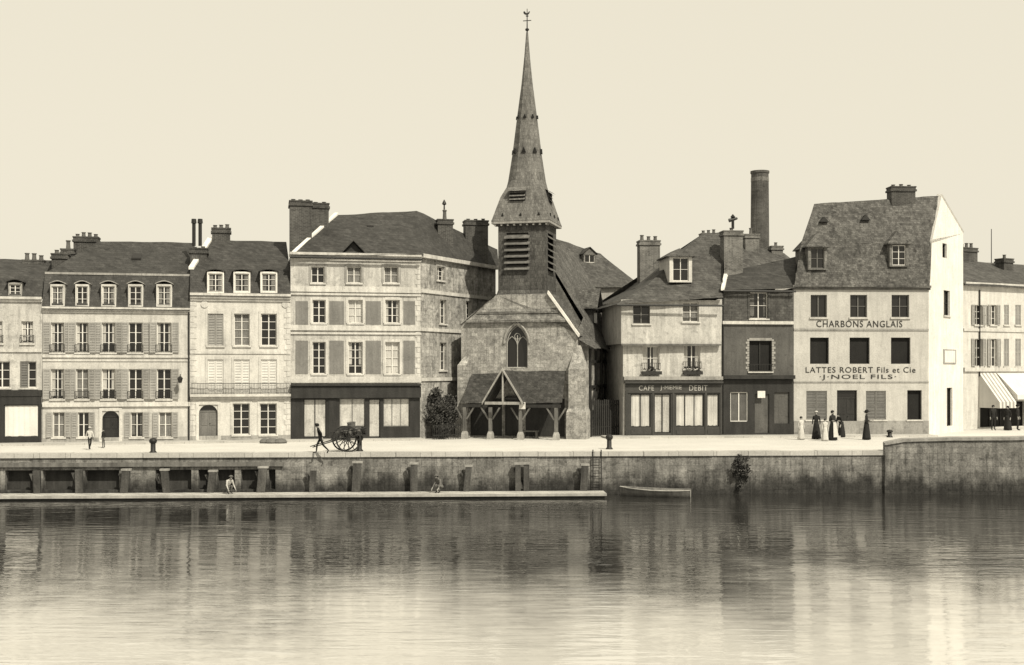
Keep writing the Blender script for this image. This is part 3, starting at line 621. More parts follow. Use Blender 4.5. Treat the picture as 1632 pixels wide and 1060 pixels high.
mb.box(du-1.6,du,y0_,y1_,dz0,dz1); mb.poly([(du,y0_,dz1),(du,y1_,dz1),(du,(y0_+y1_)/2,dz1+.9)]); Dm=build('dormer',mb,'woodd',R,f)
mb=MB(); ym=(y0_+y1_)/2
for yy_ in (y0_-.25,y1_+.25):
    a=Vector((du+.35,yy_,dz1-.25)); c=Vector((du+.35,ym,dz1+1.0)); B=Vector((-2.6,0,0)); T=Vector((0,0,.08)); mb.loft([[a,c,c+T,a+T],[a+B,c+B,c+B+T,a+B+T]])
build('dormer_roof',mb,'tile',Dm,f)
mb=MB(); mb.box(du+.003,du+.03,y0_+.35,y1_-.35,dz0+.5,dz1-.1); build('pane',mb,'glass',Dm,f)
# tower
tu0,tu1=f.u(794,.65),f.u(870,.65); td=.65; tw=tu1-tu0; tz0=f.z(831,472,.65); tz1=f.z(831,355,.65)
mb=MB(); lz0,lz1=f.z(825,431,.65),f.z(825,371,.65); la,lb=f.u(807,.65),f.u(842,.65)
Ht=[(la,lb,lz0,lz1)]; wallmesh(mb,tu0,tu1,tz0-1,tz1+.2,Ht,td,.3)
ty0,ty1=td+.55,td+1.95
for (ya,yb,za,zb) in ((td,ty0,tz0-3,tz1+.2),(ty1,td+tw,tz0-3,tz1+.2),(ty0,ty1,tz0-3,lz0),(ty0,ty1,lz1,tz1+.2)): 
    mb.poly([(tu1,ya,za),(tu1,yb,za),(tu1,yb,zb),(tu1,ya,zb)]); mb.poly([(tu0,ya,za),(tu0,yb,za),(tu0,yb,zb),(tu0,ya,zb)])
mb.poly([(tu0,td+tw,tz0-3),(tu1,td+tw,tz0-3),(tu1,td+tw,tz1+.2),(tu0,td+tw,tz1+.2)])
mb.loft([[(tu0-.01,td-.01,tz0+.35),(tu1+.01,td-.01,tz0+.35),(tu1+.01,td+tw,tz0+.35),(tu0-.01,td+tw,tz0+.35)],[(tu0-.12,td-.2,tz0-.1),(tu1+.12,td-.2,tz0-.1),(tu1+.12,td+tw,tz0-.1),(tu0-.12,td+tw,tz0-.1)]],cap=False)
Tw=build('tower',mb,'belfry',R,f)
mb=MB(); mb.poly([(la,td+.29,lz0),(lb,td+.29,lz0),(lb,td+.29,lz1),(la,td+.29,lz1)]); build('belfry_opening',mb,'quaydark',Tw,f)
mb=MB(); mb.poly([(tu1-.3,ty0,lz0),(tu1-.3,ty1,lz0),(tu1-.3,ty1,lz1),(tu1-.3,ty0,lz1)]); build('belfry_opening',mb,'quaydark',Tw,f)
k=6; m1_=MB(); m2_=MB()
for i in range(k):
    z=lz0+(lz1-lz0)*(i+.35)/k
    m1_.loft([[(la-.1,td-.2,z-.12),(lb+.1,td-.2,z-.12),(lb+.08,td+.2,z+.16),(la-.08,td+.2,z+.16)],[(la-.1,td-.2,z-.07),(lb+.1,td-.2,z-.07),(lb+.08,td+.2,z+.21),(la-.08,td+.2,z+.21)]])
    m2_.loft([[(tu1+.2,ty0-.08,z-.12),(tu1+.2,ty1+.08,z-.12),(tu1-.2,ty1+.08,z+.16),(tu1-.2,ty0-.08,z+.16)],[(tu1+.2,ty0-.08,z-.07),(tu1+.2,ty1+.08,z-.07),(tu1-.2,ty1+.08,z+.21),(tu1-.2,ty0-.08,z+.21)]])
build('front_louvres',m1_,'wood',Tw,f); build('side_louvres',m2_,'wood',Tw,f)
# spire
cu=(tu0+tu1)/2-.03; cd=td+tw/2; Yc=(f.M@Vector((cu,cd,0))).y
def zz(py): return CH-(py-HY)*Yc/FP
prof=[(357,1.78,1),(353,1.72,1),(338,1.55,1),(318,1.36,.9),(302,1.18,.55),(290,1.07,.1),(245,.82,0),(188,.57,0),(135,.32,0),(92,.165,0),(52,.055,0)]
rings=[]
for py,r,sq in prof:
    ring=[]
    for i in range(16):
        a=math.pi/8*i+1e-4; c_,s_=math.cos(a),math.sin(a); sqr=1/max(abs(c_),abs(s_)); am=(a+math.pi/8)%(math.pi/4)-math.pi/8; oc=1/math.cos(am)
        k=r*(sq*sqr+(1-sq)*oc*1.0); ring.append((cu+c_*k,cd+s_*k,zz(py)))
    rings.append(ring)
mb=MB(); mb.loft(rings,cap=True); SP=build('spire',mb,'shingle',R,f)
mb=MB(); e=1.76; mb.box(cu-e,cu+e,cd-e,cd+e,zz(361),zz(357)-.002); 
for i in range(9):
    x=-e+.2+i*(2*e-.4)/8; mb.box(cu+x-.05,cu+x+.05,cd-e+.05,cd-e+.5,zz(361)-.12,zz(361)-.002)
build('spire_eaves',mb,'trimg',SP,f)
for (ang,px,py,wd,ht,rr) in ((-90,825,317,.95,.62,1.36),(0,870,318,.8,.6,1.36)):
    mb=MB(); z=zz(325); a=math.radians(ang); dx,dy=math.cos(a),math.sin(a); tx,ty=-dy,dx
    def Q(o,s,zv): return Vector((cu+dx*(rr+o)+tx*s-(.25 if ang==-90 else 0),cd+dy*(rr+o)+ty*s,zv))
    mb.loft([[Q(-.6,-wd/2,z),Q(.1,-wd/2,z),Q(.1,wd/2,z),Q(-.6,wd/2,z)],[Q(-.6,-wd/2,z+ht),Q(.1,-wd/2,z+ht),Q(.1,wd/2,z+ht),Q(-.6,wd/2,z+ht)]]); build('vent',mb,'quaydark',SP,f)
    m2=MB(); m2.poly([Q(.3,-wd/2-.12,z+ht-.05),Q(.3,wd/2+.12,z+ht-.05),Q(-.7,wd/2*.8,z+ht+.5),Q(-.7,-wd/2*.8,z+ht+.5)])
    for j in range(3):
        zq=z+.05+j*ht/3; m2.poly([Q(.22,-wd/2,zq),Q(.22,wd/2,zq),Q(.09,wd/2,zq+.13),Q(.09,-wd/2,zq+.13)])
    build('vent_hood',m2,'shingle',R,f)
for py,r,sz in ((243,.83,.13),(188,.58,.09),(347,1.62,.075)):
    for i in range(8 if py<300 else 12):
        if py<300: a=math.pi/4*i; p=Vector((cu+math.cos(a)*(r),cd+math.sin(a)*(r),zz(py)))
        else:
            s4=i%3-1; a=math.pi/2*(i//3); p=Vector((cu+math.cos(a)*r-math.sin(a)*s4*1.1,cd+math.sin(a)*r+math.cos(a)*s4*1.1,zz(py)))
        t=Vector((-math.sin(a),math.cos(a),0)); o=Vector((math.cos(a),math.sin(a),0)); 
        mb=MB(); mb.loft([[p-t*sz-o*.3-Vector((0,0,sz)),p+t*sz-o*.3-Vector((0,0,sz)),p-o*.3+Vector((0,0,sz*1.3))],[p-t*sz+o*.1-Vector((0,0,sz)),p+t*sz+o*.1-Vector((0,0,sz)),p+o*.1+Vector((0,0,sz*1.3))]]); build('lucarne',mb,'quaydark',SP,f)
mb=MB(); mb.tube((cu,cd,zz(55)),(cu,cd,zz(14)),.045,.02,n=8); mb.lathe((cu,cd,zz(50)),[(.03,0),(.12,.07),(.12,.14),(.03,.2)],n=10); mb.lathe((cu,cd,zz(27)),[(.02,0),(.1,.05),(.02,.1)],n=10)
mb.tube((cu-.25,cd,zz(33)),(cu+.25,cd,zz(33)),.025,n=6)
build('finial',mb,'iron',SP,f)
mb=MB(); z=zz(24); pr=[(-.26,.1),(-.12,.02),(.05,.0),(.16,.1),(.22,.26),(.14,.25),(.06,.15),(-.08,.15),(-.2,.3),(-.3,.26)]
mb.loft([[(cu+x*.8,cd-.015,z+y_*.8) for x,y_ in pr],[(cu+x*.8,cd+.015,z+y_*.8) for x,y_ in pr]]); build('weathercock',mb,'iron',R,f)
# porch
pd=-1.9
mb=MB(); mb.patch(f.P(735,642,pd),f.P(775,643,pd),f.P(797,594,-.02),f.P(752,596,-.02),6,5,.05); build('porch_roof',mb,'ptile',R,f)
mb=MB(); mb.patch(f.P(828,643,pd),f.P(896,642,pd),f.P(902,591,-.02),f.P(803,591,-.02),8,5,.05); build('porch_roof',mb,'ptile',R,f)
um=f.u(801,pd-.5); hw=1.05; zp=f.z(801,590,pd-.5); zb=f.z(801,641,pd-.5)
mb=MB()
for s_ in (-1,1): mb.patch((um+s_*hw*1.12,pd-.55,zb-.1),(um+s_*hw*1.12,-.05,zb-.1),(um,-.05,zp),(um,pd-.55,zp),5,4,.04)
build('porch_gable_roof',mb,'ptile',R,f)
mb=MB()
for s_ in (-1,1):
    a=Vector((um+s_*hw*1.14,pd-.6,zb-.16)); c=Vector((um,pd-.6,zp-.02)); B=Vector((0,.12,0)); T=Vector((0,0,.16)); mb.loft([[a,c,c+T,a+T],[a+B,c+B,c+B+T,a+B+T]])
mb.box(um-hw,um+hw,pd-.52,pd-.4,zb-.14,zb+.02); mb.tube((um,pd-.45,zb),(um,pd-.45,zp),.06,n=4)
build('bargeboard',mb,'trimg',R,f)
zq=f.z(816,644,pd)
for pa,pb in ((737,776),(826,893)): mb=MB(); mb.box(f.u(pa,pd),f.u(pb,pd),pd,pd+.16,zq-.2,zq-.02); build('porch_beam',mb,'woodd',R,f)
for px in (740,781,829,886):
    mb=MB(); u=f.u(px,pd); mb.box(u-.09,u+.09,pd,pd+.18,.45,zq-.2)
    for s_ in (-1,1): mb.loft([[(u+s_*.06,pd+.04,zq-.9),(u+s_*.06,pd+.14,zq-.9),(u+s_*.16,pd+.14,zq-.9),(u+s_*.16,pd+.04,zq-.9)],[(u+s_*.5,pd+.04,zq-.21),(u+s_*.5,pd+.14,zq-.21),(u+s_*.6,pd+.14,zq-.21),(u+s_*.6,pd+.04,zq-.21)]])
    PP=build('porch_post',mb,'wood',R,f); mb=MB(); mb.loft([[(u-w_,pd-.1-w_+.15,z),(u+w_,pd-.1-w_+.15,z),(u+w_,pd+.15+w_,z),(u-w_,pd+.15+w_,z)] for w_,z in ((.17,0),(.15,.3),(.10,.45))]); build('post_base',mb,'trimg',PP,f)
door(R,f,None,806,832,632,694,m='woodd',dep=-.06,y=-.06,step=False); 
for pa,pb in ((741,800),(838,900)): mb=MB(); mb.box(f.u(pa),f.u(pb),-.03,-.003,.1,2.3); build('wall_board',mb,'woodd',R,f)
mb=MB(); mb.box(f.u(827,pd-.1),f.u(837,pd-.1),pd-.06,pd-.03,1.75,2.15); build('notice_board',mb,'whitewash',R,f)
mb=MB(); c=Vector((f.u(850),-.7,0)); mb.box(c.x-.45,c.x+.45,-.9,-.5,.4,.47); mb.box(c.x-.4,c.x-.33,-.88,-.52,0,.4); mb.box(c.x+.33,c.x+.4,-.88,-.52,0,.4); mb.v=[f.M@v for v in mb.v]
o=build('bench',mb,'wood'); o['label']='small wooden bench in the shade of the church porch'; o['category']='bench'
p0=ground(936,699); p1=ground(993,697)
def fence(name,label,a,b_,h_,n,m='woodd',pick=True,cat='fence'):
    d=(b_-a); ang=math.atan2(d.y,d.x); Lg=d.length; R=thing(name,label,cat,a,ang)
    mb=MB()
    for i in range(n+1):
        x=Lg*i/n; mb.box(x-.05,x+.05,-.012,.012,.05,h_+random.uniform(-.04,.04)) if pick else mb.box(x-.012,x+.012,-.012,.012,0,h_)
    build('pickets',mb,m,R)
    for z in (h_*.25,h_*.85): mb=MB(); mb.box(0,Lg,.014,.06,z,z+.06); build('rail',mb,m,R)
    return R
fence('picket_fence','dark plank fence closing the yard between the church and the café',p0+Vector((0,1.5,0)),p1+Vector((0,1.5,0)),2.2,17)
fence('iron_railing','low iron railing between the corner house and the church porch',ground(690,701),ground(734,700),.9,16,'iron',False,'railing')
fy=Fr(950,76,1000,76.4)
R=thing('lean_to_shed','dark timber-framed outbuilding with pale infill behind the plank fence','shed',fr=fy)
mb=MB(); mb.box(-.6,fy.u(1004),0,5,0,fy.z(975,560)); build('wall',mb,'grey',R,fy)
mb=MB(); zt=fy.z(975,560)
for x in (-.6,.1,.8,1.5,2.1): mb.box(x-.08,x+.08,-.05,.01,0,zt)
for z in (2.2,3.6,zt-.15): mb.box(-.65,2.3,-.06,-.002,z,z+.16)
build('timber_frame',mb,'woodd',R,fy)
mb=MB(); mb.patch((-.9,-.5,zt-.1),(fy.u(1010),-.5,zt-.1),(fy.u(1010),3,zt+1.4),(-.9,3,zt+1.4),6,4,.05); build('roof',mb,'tile',R,fy)
fb=Fr(880,98,1012,100)
R=thing('background_house','house behind the church of which only the dark hipped roof and small dormer show','house',fr=fb)
mb=MB(); mb.box(0,fb.len,0,8,0,fb.z(950,455)); build('wall',mb,'grey',R,fb)
e=fb.z(950,458); mb=MB(); a=Vector((-.5,-.4,e)); b_=Vector((fb.len+.6,-.4,e)); c=fb.P(957,405,4); d=fb.P(884,380,4); mb.patch(a,b_,c,d,10,5,.08); mb.poly([b_,(fb.len+.5,8,e),c]); mb.poly([a,d,(-.5,8,e)]); mb.poly([d,c,(fb.len+.5,8,e),(-.5,8,e)]); build('roof',mb,'slatel',R,fb)
dormer(R,fb,930,950,404,420,2.2,kind='gable',wm='brickl',rm='slate',rows=1)
chimney(R,fb,985,996,430,452,1.5,m='brickl',pots=1)

# ============================================================ HOUSES RIGHT
f=Fr(993,70.6,1150,71.2); f2=Fr(990,70.2,1150,70.9)
R=thing('cafe_house','pale café house with an overhanging upper floor and a steep slate roof with one dormer','house',fr=f)
H=[]
win(R,f,H,1024,1051,552,590,rail=True,cur=-1,rows=2); win(R,f,H,1090,1116,550,588,rail=True,cur=-1,rows=2)
body(R,f,993,1150,545,9,H,'worn')
H2=[]
win(R,f2,H2,1009,1036,487,516,rows=2,cur=0,fm='shg'); win(R,f2,H2,1088,1114,482,513,rows=2,cur=1,curm='lace')
mb=MB(); ua,ub=f2.u(990),f2.u(1150); za,zb=f2.z(1070,548),f2.z(1070,478); wallmesh(mb,ua,ub,za,zb,H2,0,.25); mb.poly([(ua,0,za),(ub,0,za),(ub,.6,za),(ua,.6,za)]); mb.poly([(ua,0,za),(ua,0,zb),(ua,6,zb),(ua,6,za)]); mb.poly([(ub,0,za),(ub,0,zb),(ub,6,zb),(ub,6,za)]); build('upper_wall',mb,'worn',R,f2)
mb=MB(); mb.box(ua,ub,-.06,.1,za-.1,za); build('jetty_beam',mb,'wood',R,f2)
band(R,f,993,1150,600,611,.35,m='trimg',steps=2,nm='string_course')
Hs=[]
win(R,f,Hs,1005,1037,628,681,cols=2,rows=1,fm='woodd',sill=False,y=-.15,cur=1,nm='shop_window',dep=.1); win(R,f,Hs,1077,1122,628,680,cols=3,rows=1,fm='woodd',sill=False,y=-.15,cur=1,nm='shop_window',dep=.1); win(R,f,Hs,1127,1146,628,680,cols=1,rows=1,fm='woodd',sill=False,y=-.15,cur=1,nm='shop_window',dep=.1)
win(R,f,Hs,1043,1069,628,690,cols=2,rows=1,fm='woodd',sill=False,y=-.15,nm='shop_door',pane='quaydark',dep=.12)
mb=MB(); wallmesh(mb,f.u(996),f.u(1150),.04,f.z(1070,611),Hs,-.15,.14); mb.box(f.u(996),f.u(1149),-.21,-.15,f.z(1070,626),f.z(1070,612)); mb.box(f.u(994),f.u(1150),-.42,-.1,f.z(1070,611)+.003,f.z(1070,608))
for px in (998,1040,1072,1124,1148): mb.box(f.u(px)-.06,f.u(px)+.06,-.2,-.152,.05,f.z(1070,626))
for pa,pb in ((1005,1037),(1077,1122),(1127,1146)): mb.box(f.u(pa),f.u(pb),-.18,-.152,.15,.42)
build('shopfront',mb,'shop',R,f)
text(R,f,'CAFE',1017,1041,614.5,622.5,'letterl',.22); text(R,f,'J·MEMIE',1051,1085,614.5,622.5,'letterl',.22); text(R,f,'DEBIT',1097,1126,614,622.5,'letterl',.22)
for a,b_ in ((1022,1053),(1088,1118)):
    xm=(a+b_)/2; mb=MB(); z=f.z(xm,597); mb.box(f.u(a),f.u(b_),-.35,-.14,z,z+.2); FB=build('flower_box',mb,'woodd',R,f)
    m2=leafy((f.u(xm),-.25,z+.32),(.55,.15,.18),260,.05,rng); build('foliage',m2,'leaf',FB,f)
eL=f.P(983,485,-.75); eR=f.P(1152,474,-.7); tL=f.P(1118,374,5.0); tR=f.P(1152,370,5.0); bL=Vector((-.8,9.5,eL.z)); 
mid=lambda a,b_,t,k: a.lerp(b_,t)-Vector((0,0,k))
mL=mid(eL,tL,.35,.35); mR=mid(eR,tR,.35,.35)
mb=MB(); mb.patch(eL,eR,mR,mL,12,3,.07); mb.patch(mL,mR,tR,tL,12,5,.07); mB=mid(bL,tL,.35,.35); mb.patch(bL,eL,mL,mB,8,3,.05); mb.patch(mB,mL,tL,tL,8,4,.0); mb.poly([tL,tR,(f.u(1150),10,eL.z),bL]); mb.poly([eR,tR,(f.u(1150),9.5,eL.z)]); build('roof',mb,'slatel',R,f)
gutter(R,f,eL.x,eR.x,-.8,eL.z-.05)
dormer(R,f,1067,1103,408,450,.9,dp=2.7,kind='hip',wm='pale',rm='slatel',rows=2,rh=.5,over=.2,w=.2)
chimney(R,f,1020,1052,374,444,5.5,dp=.9,m='brickl',pots=3,ph=.35)
chimney(R,f,1154,1184,362,434,2.2,dp=.9,m='brickl',pots=1,ph=.2)
mb=MB(); c=f.P(1168,362,2.6); mb.tube(c-Vector((0,0,.1)),c+Vector((0,0,.45)),.09,n=8); mb.tube(c+Vector((-.25,0,.4)),c+Vector((.28,0,.55)),.12,.07,n=8); mb.lathe(c+Vector((0,0,.55)),[(.1,0),(.16,.08),(.02,.25)],n=8); build('cowl',mb,'iron',R,f)
# B6 narrow dark
f=Fr(1150,71.2,1265,71.7)
R=thing('narrow_house','narrow dark house with slate-hung upper storey between the café and the lettered building','house',fr=f)
H=[]; win(R,f,H,1194,1230,543,592,rows=1,cols=2,fm='woodd',pane='quaydark',rail=True); H_top=[]; 
win(R,f,H_top,1195,1224,466,508,rows=2,sur='slatel',cur=-1,curm='lace',y=-.06)
u0,u1,z1=body(R,f,1150.5,1264.5,516,8,H,'dark')
mb=MB(); uw0,uw1,wz0,wz1=H[0]
z=wz0; i=0
while z<wz1+.1:
    w_=.22 if i%2 else .13
    mb.box(uw0-w_,uw0-.003,-.025,.02,z,z+.13); mb.box(uw1+.003,uw1+w_,-.025,.02,z,z+.13); z+=.15;i+=1
mb.box(uw0,uw1,-.025,.02,wz1+.003,wz1+.16); build('brick_surround',mb,'trimg',R,f)
mb=MB(); ze_=f.z(1207,462); wallmesh(mb,f.u(1150.5),f.u(1264.5),z1+.06,ze_,H_top,-.06,.2); mb.poly([(f.u(1150.5),-.06,z1+.06),(f.u(1264.5),-.06,z1+.06),(f.u(1264.5),.1,z1+.06),(f.u(1150.5),.1,z1+.06)]); build('slate_hung_wall',mb,'slatel',R,f)
band(R,f,1151,1264,512,517,.14,m='trim',nm='string_course'); band(R,f,1151,1264,598,604,.4,m='woodd',nm='canopy')
Hs=[]; win(R,f,Hs,1164,1192,625,672,cols=2,rows=1,fm='white',sill=False,y=-.12,cur=-1,nm='shop_window',dep=.1); win(R,f,Hs,1203,1226,628,690,cols=1,rows=1,fm='woodd',sill=False,y=-.12,nm='shop_door',pane='quaydark'); win(R,f,Hs,1234,1258,625,675,cols=2,rows=1,fm='woodd',sill=False,y=-.12,nm='shop_window',pane='quaydark')
mb=MB(); wallmesh(mb,f.u(1152),f.u(1263),.04,f.z(1207,605),Hs,-.12,.16); build('shopfront',mb,'woodd',R,f)
mb=MB(); mb.box(f.u(1205),f.u(1217),-.3,-.27,f.z(1210,634),f.z(1210,623)); build('hanging_sign',mb,'whitewash',R,f)
mb=MB(); a=f.P(1149,463,-.3); b_=f.P(1268,459,-.3); c=f.P(1268,410,2.9); d2=f.P(1155,434,2.9); mb.patch(a,b_,c,d2,10,5,.06); mb.poly([d2,c,(c.x,8,a.z),(0,8,a.z)]); mb.poly([a,d2,(0,8,a.z)]); build('roof',mb,'slate',R,f)
mb=MB(); t=Vector((.2,0,0)); u_=Vector((0,0,.15)); mb.loft([[a,a+t,a+t+u_,a+u_],[d2+Vector((.1,0,0)),d2+t+Vector((.1,0,0)),d2+t+u_,d2+u_]]); build('verge',mb,'whitewash',R,f)
gutter(R,f,0,b_.x,-.34,a.z-.03); pipe(R,f,1152,462,600)
fb=Fr(1112,84,1290,85)
R=thing('background_house','house behind the café, only its grey roof and row of stout round-potted chimneys showing','house',fr=fb)
e=fb.z(1200,440); mb=MB(); mb.box(0,fb.len,0,7,0,e); build('wall',mb,'worn',R,fb)
mb=MB(); a=Vector((-.3,-.3,e)); b_=Vector((fb.len+.2,-.3,e)); c=fb.P(1250,404,3.5); d=fb.P(1130,372,3.5); mb.patch(a,b_,c,d,10,5,.06); mb.poly([d,c,(fb.len,7.2,e),(0,7.2,e)]); mb.poly([a,d,(0,7.2,e)]); mb.poly([b_,c,(fb.len,7.2,e)]); build('roof',mb,'slatel',R,fb)
chimney(R,fb,1119,1144,366,392,3.0,m='brickl',pots=3,ph=.25); chimney(R,fb,1188,1210,364,396,2.6,m='brickl',pots=1,ph=.4); chimney(R,fb,1230,1248,384,410,3.0,m='brickl',pots=1,ph=.35)
Y=118; X=(1211-CX)*Y/FP; R=thing('factory_chimney','tall round dark brick factory chimney with a slightly paler band near its top','chimney',(X,Y,0))
zt=CH-(273-HY)*Y/FP; r=14.2*Y/FP; mb=MB(); mb.lathe((0,0,0),[(r*1.3,0),(r*1.06,zt*.6),(r*.98,zt-1.05)],n=24); mb.lathe((0,0,0),[(r*.97,zt-.65),(r*.97,zt-.25),(r*1.05,zt-.22),(r*1.05,zt)],n=24); build('shaft',mb,'brick',R)
mb=MB(); mb.lathe((0,0,0),[(r*1.0,zt-1.05),(r*1.0,zt-.65)],n=24); build('pale_band',mb,'brickl',R)
# B7
f=Fr(1265,71.7,1480,72.2); fs=Fr(1480,72.2,1535,77.6)
R=thing('merchant_building','pale four-storey building lettered with coal and lath dealers, whitewashed gable on its right','building',fr=f)
H=[]
for a,b_ in ((1292,1318),(1355,1382),(1421,1449)): win(R,f,H,a,b_,470,506,rows=2 if a!=1292 else 1,cur=0,fm='shg')
for a,b_ in ((1291,1321),(1354,1386),(1420,1451)): win(R,f,H,a,b_,538,580,rows=1,cols=1,cur=0,fm='woodd',pane='quaydark',sill=False)
win(R,f,H,1285,1318,623,669,sh='shut',shm='shg'); win(R,f,H,1380,1412,623,669,sh='shut',shm='shg'); win(R,f,H,1446,1469,622,669,rows=1,cols=1,fm='woodd',pane='quaydark')
door(R,f,H,1334,1366,622,690)
u0,u1,z1=body(R,f,1265,1480,459,6.5,H,'sign',rt='open')
band(R,f,1262,1482,455,462,.22,steps=2,m='wood'); band(R,f,1265,1480,524,527,.05,m='trimg',nm='string_course'); band(R,f,1265,1480,608,610,.04,m='trimg',nm='string_course'); band(R,f,1265,1480,671,695,.04,m='grey',nm='plinth')
text(R,f,'CHARBONS ANGLAIS',1301,1438,511,521.5,'letter'); text(R,f,'LATTES ROBERT Fils et Cie',1284,1459,585,594,'letter'); text(R,f,'·J·NOEL FILS·',1306,1428,597,606,'letter')
ap=fs.P(1500,312); apl=f.M.inverted()@(fs.M@ap); rd=apl.y
kn=fs.P(1484,388); knl=f.M.inverted()@(fs.M@kn); kd=max(knl.y,.6)
eL=f.P(1266,457,-.25); eR=f.P(1482,457,-.25); kL=f.P(1276,390,kd); RLg=f.P(1298,325,rd)
fe=fs.M@Vector((fs.len,0,0)); fel=f.M.inverted()@fe; bkz=fs.z(1535,372)
ub_=f.u(1284,fel.y)
mb=MB(); mb.patch(eL,eR,knl,kL,14,4,.06); mb.patch(kL,knl,apl,RLg,14,6,.09)
mb.poly([RLg,apl,(fel.x,fel.y,bkz),(ub_,fel.y,bkz-1.2)]); mb.poly([kL,RLg,(ub_,fel.y,bkz-1.2)]); mb.poly([eL,kL,(ub_,fel.y,bkz-1.2),(ub_,fel.y,eL.z)]); build('roof',mb,'tile',R,f)
Hg=[]
win(R,fs,Hg,1502,1509,388,411,rows=1,cols=1,fm='woodd',sill=False,sur=None); win(R,fs,Hg,1504,1514,463,503,rows=2,cols=1,fm='woodd'); win(R,fs,Hg,1509,1518,618,679,rows=1,cols=1,fm='woodd',sill=False,nm='side_door')
mb=MB(); zt_=fs.z(1505,457)
wallmesh(mb,0,fs.len,0,zt_,[h_ for h_ in Hg if h_[3]<zt_],0,.2)
w2=[h_ for h_ in Hg if h_[2]>=zt_]; ha=w2[0]; kz=kn.z
wallmesh(mb,kn.x,fs.len,zt_,ha[3],[ha],0,.2); mb.poly([(0,0,zt_),(kn.x,0,zt_),(kn.x,0,kz)])
mb.poly([(kn.x,0,ha[3]),(fs.len,0,ha[3]),(fs.len,0,bkz),ap,kn])
mb.poly([(fs.len,0,0),(fs.len,0,bkz),(fs.len-3,5,bkz),(fs.len-3,5,0)])
build('gable_wall',mb,'whitewash',R,fs)
mb=MB(); T=Vector((0,-.05,.12)); B=Vector((0,.3,0))
for a,c in ((Vector((0,-.05,zt_)),kn),(kn,ap),(ap,Vector((fs.len,0,bkz)))): a=Vector(a);c=Vector(c); mb.loft([[a,a+B,a+B+T,a+T],[c,c+B,c+B+T,c+T]])
build('verge',mb,'trim',R,fs)
mb=MB(); mb.box(fs.u(1503),fs.u(1523),-.04,-.003,fs.z(1513,580),fs.z(1513,557)); build('plaque_frame',mb,'trimg',R,fs); mb=MB(); mb.box(fs.u(1505),fs.u(1521),-.05,-.042,fs.z(1513,578),fs.z(1513,559)); build('plaque',mb,'whitewash',R,fs)
dormer(R,f,1288,1318,393,430,-.12,dp=2.6,kind='hip',wm='shingle',rm='tile',rows=2,rh=.8,over=.18,fm='shg',w=.16); dormer(R,f,1418,1448,388,425,-.1,dp=2.6,kind='hip',wm='shingle',rm='tile',rows=3,rh=.8,over=.18,fm='white',w=.16)
chimney(R,f,1421,1459,292,314,rd-.2,dp=.8,m='brick',pots=3,ph=.18); 
for a,b_ in ((1311,352),(1377,349)):
    p=f.P(a,b_,rd*.72); mb=MB(); mb.loft([[p+Vector((-.28,-.35,-.1)),p+Vector((.28,-.35,-.1)),p+Vector((0,-.35,.22))],[p+Vector((-.28,.5,-.1)),p+Vector((.28,.5,-.1)),p+Vector((0,.5,.22))]]); build('roof_vent',mb,'woodd',R,f)
mb=MB(); c=Vector((fs.u(1528),.2,bkz-.1)); mb.box(c.x-.2,c.x+.2,c.y,c.y+.5,c.z-.4,c.z+.25); build('chimney',mb,'brick',R,fs)
# B8 right
f=Fr(1535,80,1760,87)
R=thing('awning_house','pale two-storey house at the right edge with shop awnings along its ground floor','house',fr=f)
H=[]
for a,b_ in ((1553,1565),(1578,1588),(1600,1608),(1618,1627),(1645,1655),(1675,1685)):
    win(R,f,H,a,b_,486,518,sh='open' if a<1600 else 'shut',shm='shp',shw=.3); win(R,f,H,a,b_,540,584,sh='open' if a<1600 else 'shut',shm='shp',shw=.3)
win(R,f,H,1562,1632,640,680,cols=4,rows=1,fm='woodd',nm='shop_window',sill=False,pane='quaydark')
body(R,f,1535,1760,458,8,H,'pale')
band(R,f,1535,1760,455,462,.25,steps=2); band(R,f,1535,1760,526,530,.08,nm='string_course'); band(R,f,1535,1760,586,592,.14,nm='string_course')
ez=f.z(1600,456); proroof(R,f,-.2,f.len,[(-.3,ez,0,0),(4.2,f.z(1600,420,4.2),0,0),(8.3,ez,0,0)],m='slatel')
chimney(R,f,1536,1558,388,414,4.4,m='brick',pots=3,ph=.3); chimney(R,f,1600,1615,404,430,2.8,m='brick',pots=1,ph=.35); 
pipe(R,f,1560,462,600); 
def awning(pa,pb,ya,yb,drop,ma,stripes):
    mb=MB(); ua,ub=f.u(pa),f.u(pb); za,zb=f.z((pa+pb)/2,ya),f.z((pa+pb)/2,yb); n=stripes
    for i in range(n):
        a=ua+(ub-ua)*i/n; c=ua+(ub-ua)*(i+1)/n; mi=i%2
        mb.poly([(a,-.02,za),(c,-.02,za),(c,-1.7,zb),(a,-1.7,zb)],mi); mb.poly([(a,-1.7,zb),(c,-1.7,zb),(c,-1.71,zb-drop),(a,-1.71,zb-drop)],mi)
    mb.poly([(ua,-.02,za),(ua,-1.7,zb),(ua,-1.7,zb-drop),(ua,-.02,zb-drop)],0)
    build('awning',mb,ma,R,f,weld=True)
awning(1560,1586,594,640,.4,['canvas','canvasd'],9); awning(1588,1700,594,628,.3,['canvas','canvas'],4)
R=thing('pole','thin bare mast rising behind the right-hand houses','pole',((1580-CX)*95/FP,95,0)); mb=MB(); mb.tube((0,0,0),(0,0,CH-(365-HY)*95/FP),.07,.03,n=8); build('shaft',mb,'woodd',R)
fb=Fr(1540,100,1800,104); R=thing('background_house','distant plain house showing just above the roofs at the right edge','house',fr=fb)
e=fb.z(1600,446); mb=MB(); mb.box(0,fb.len,0,8,0,e); build('wall',mb,'worn',R,fb); proroof(R,fb,0,fb.len,[(-.3,e,0,0),(4,e+1.0,0,0),(8,e,0,0)])

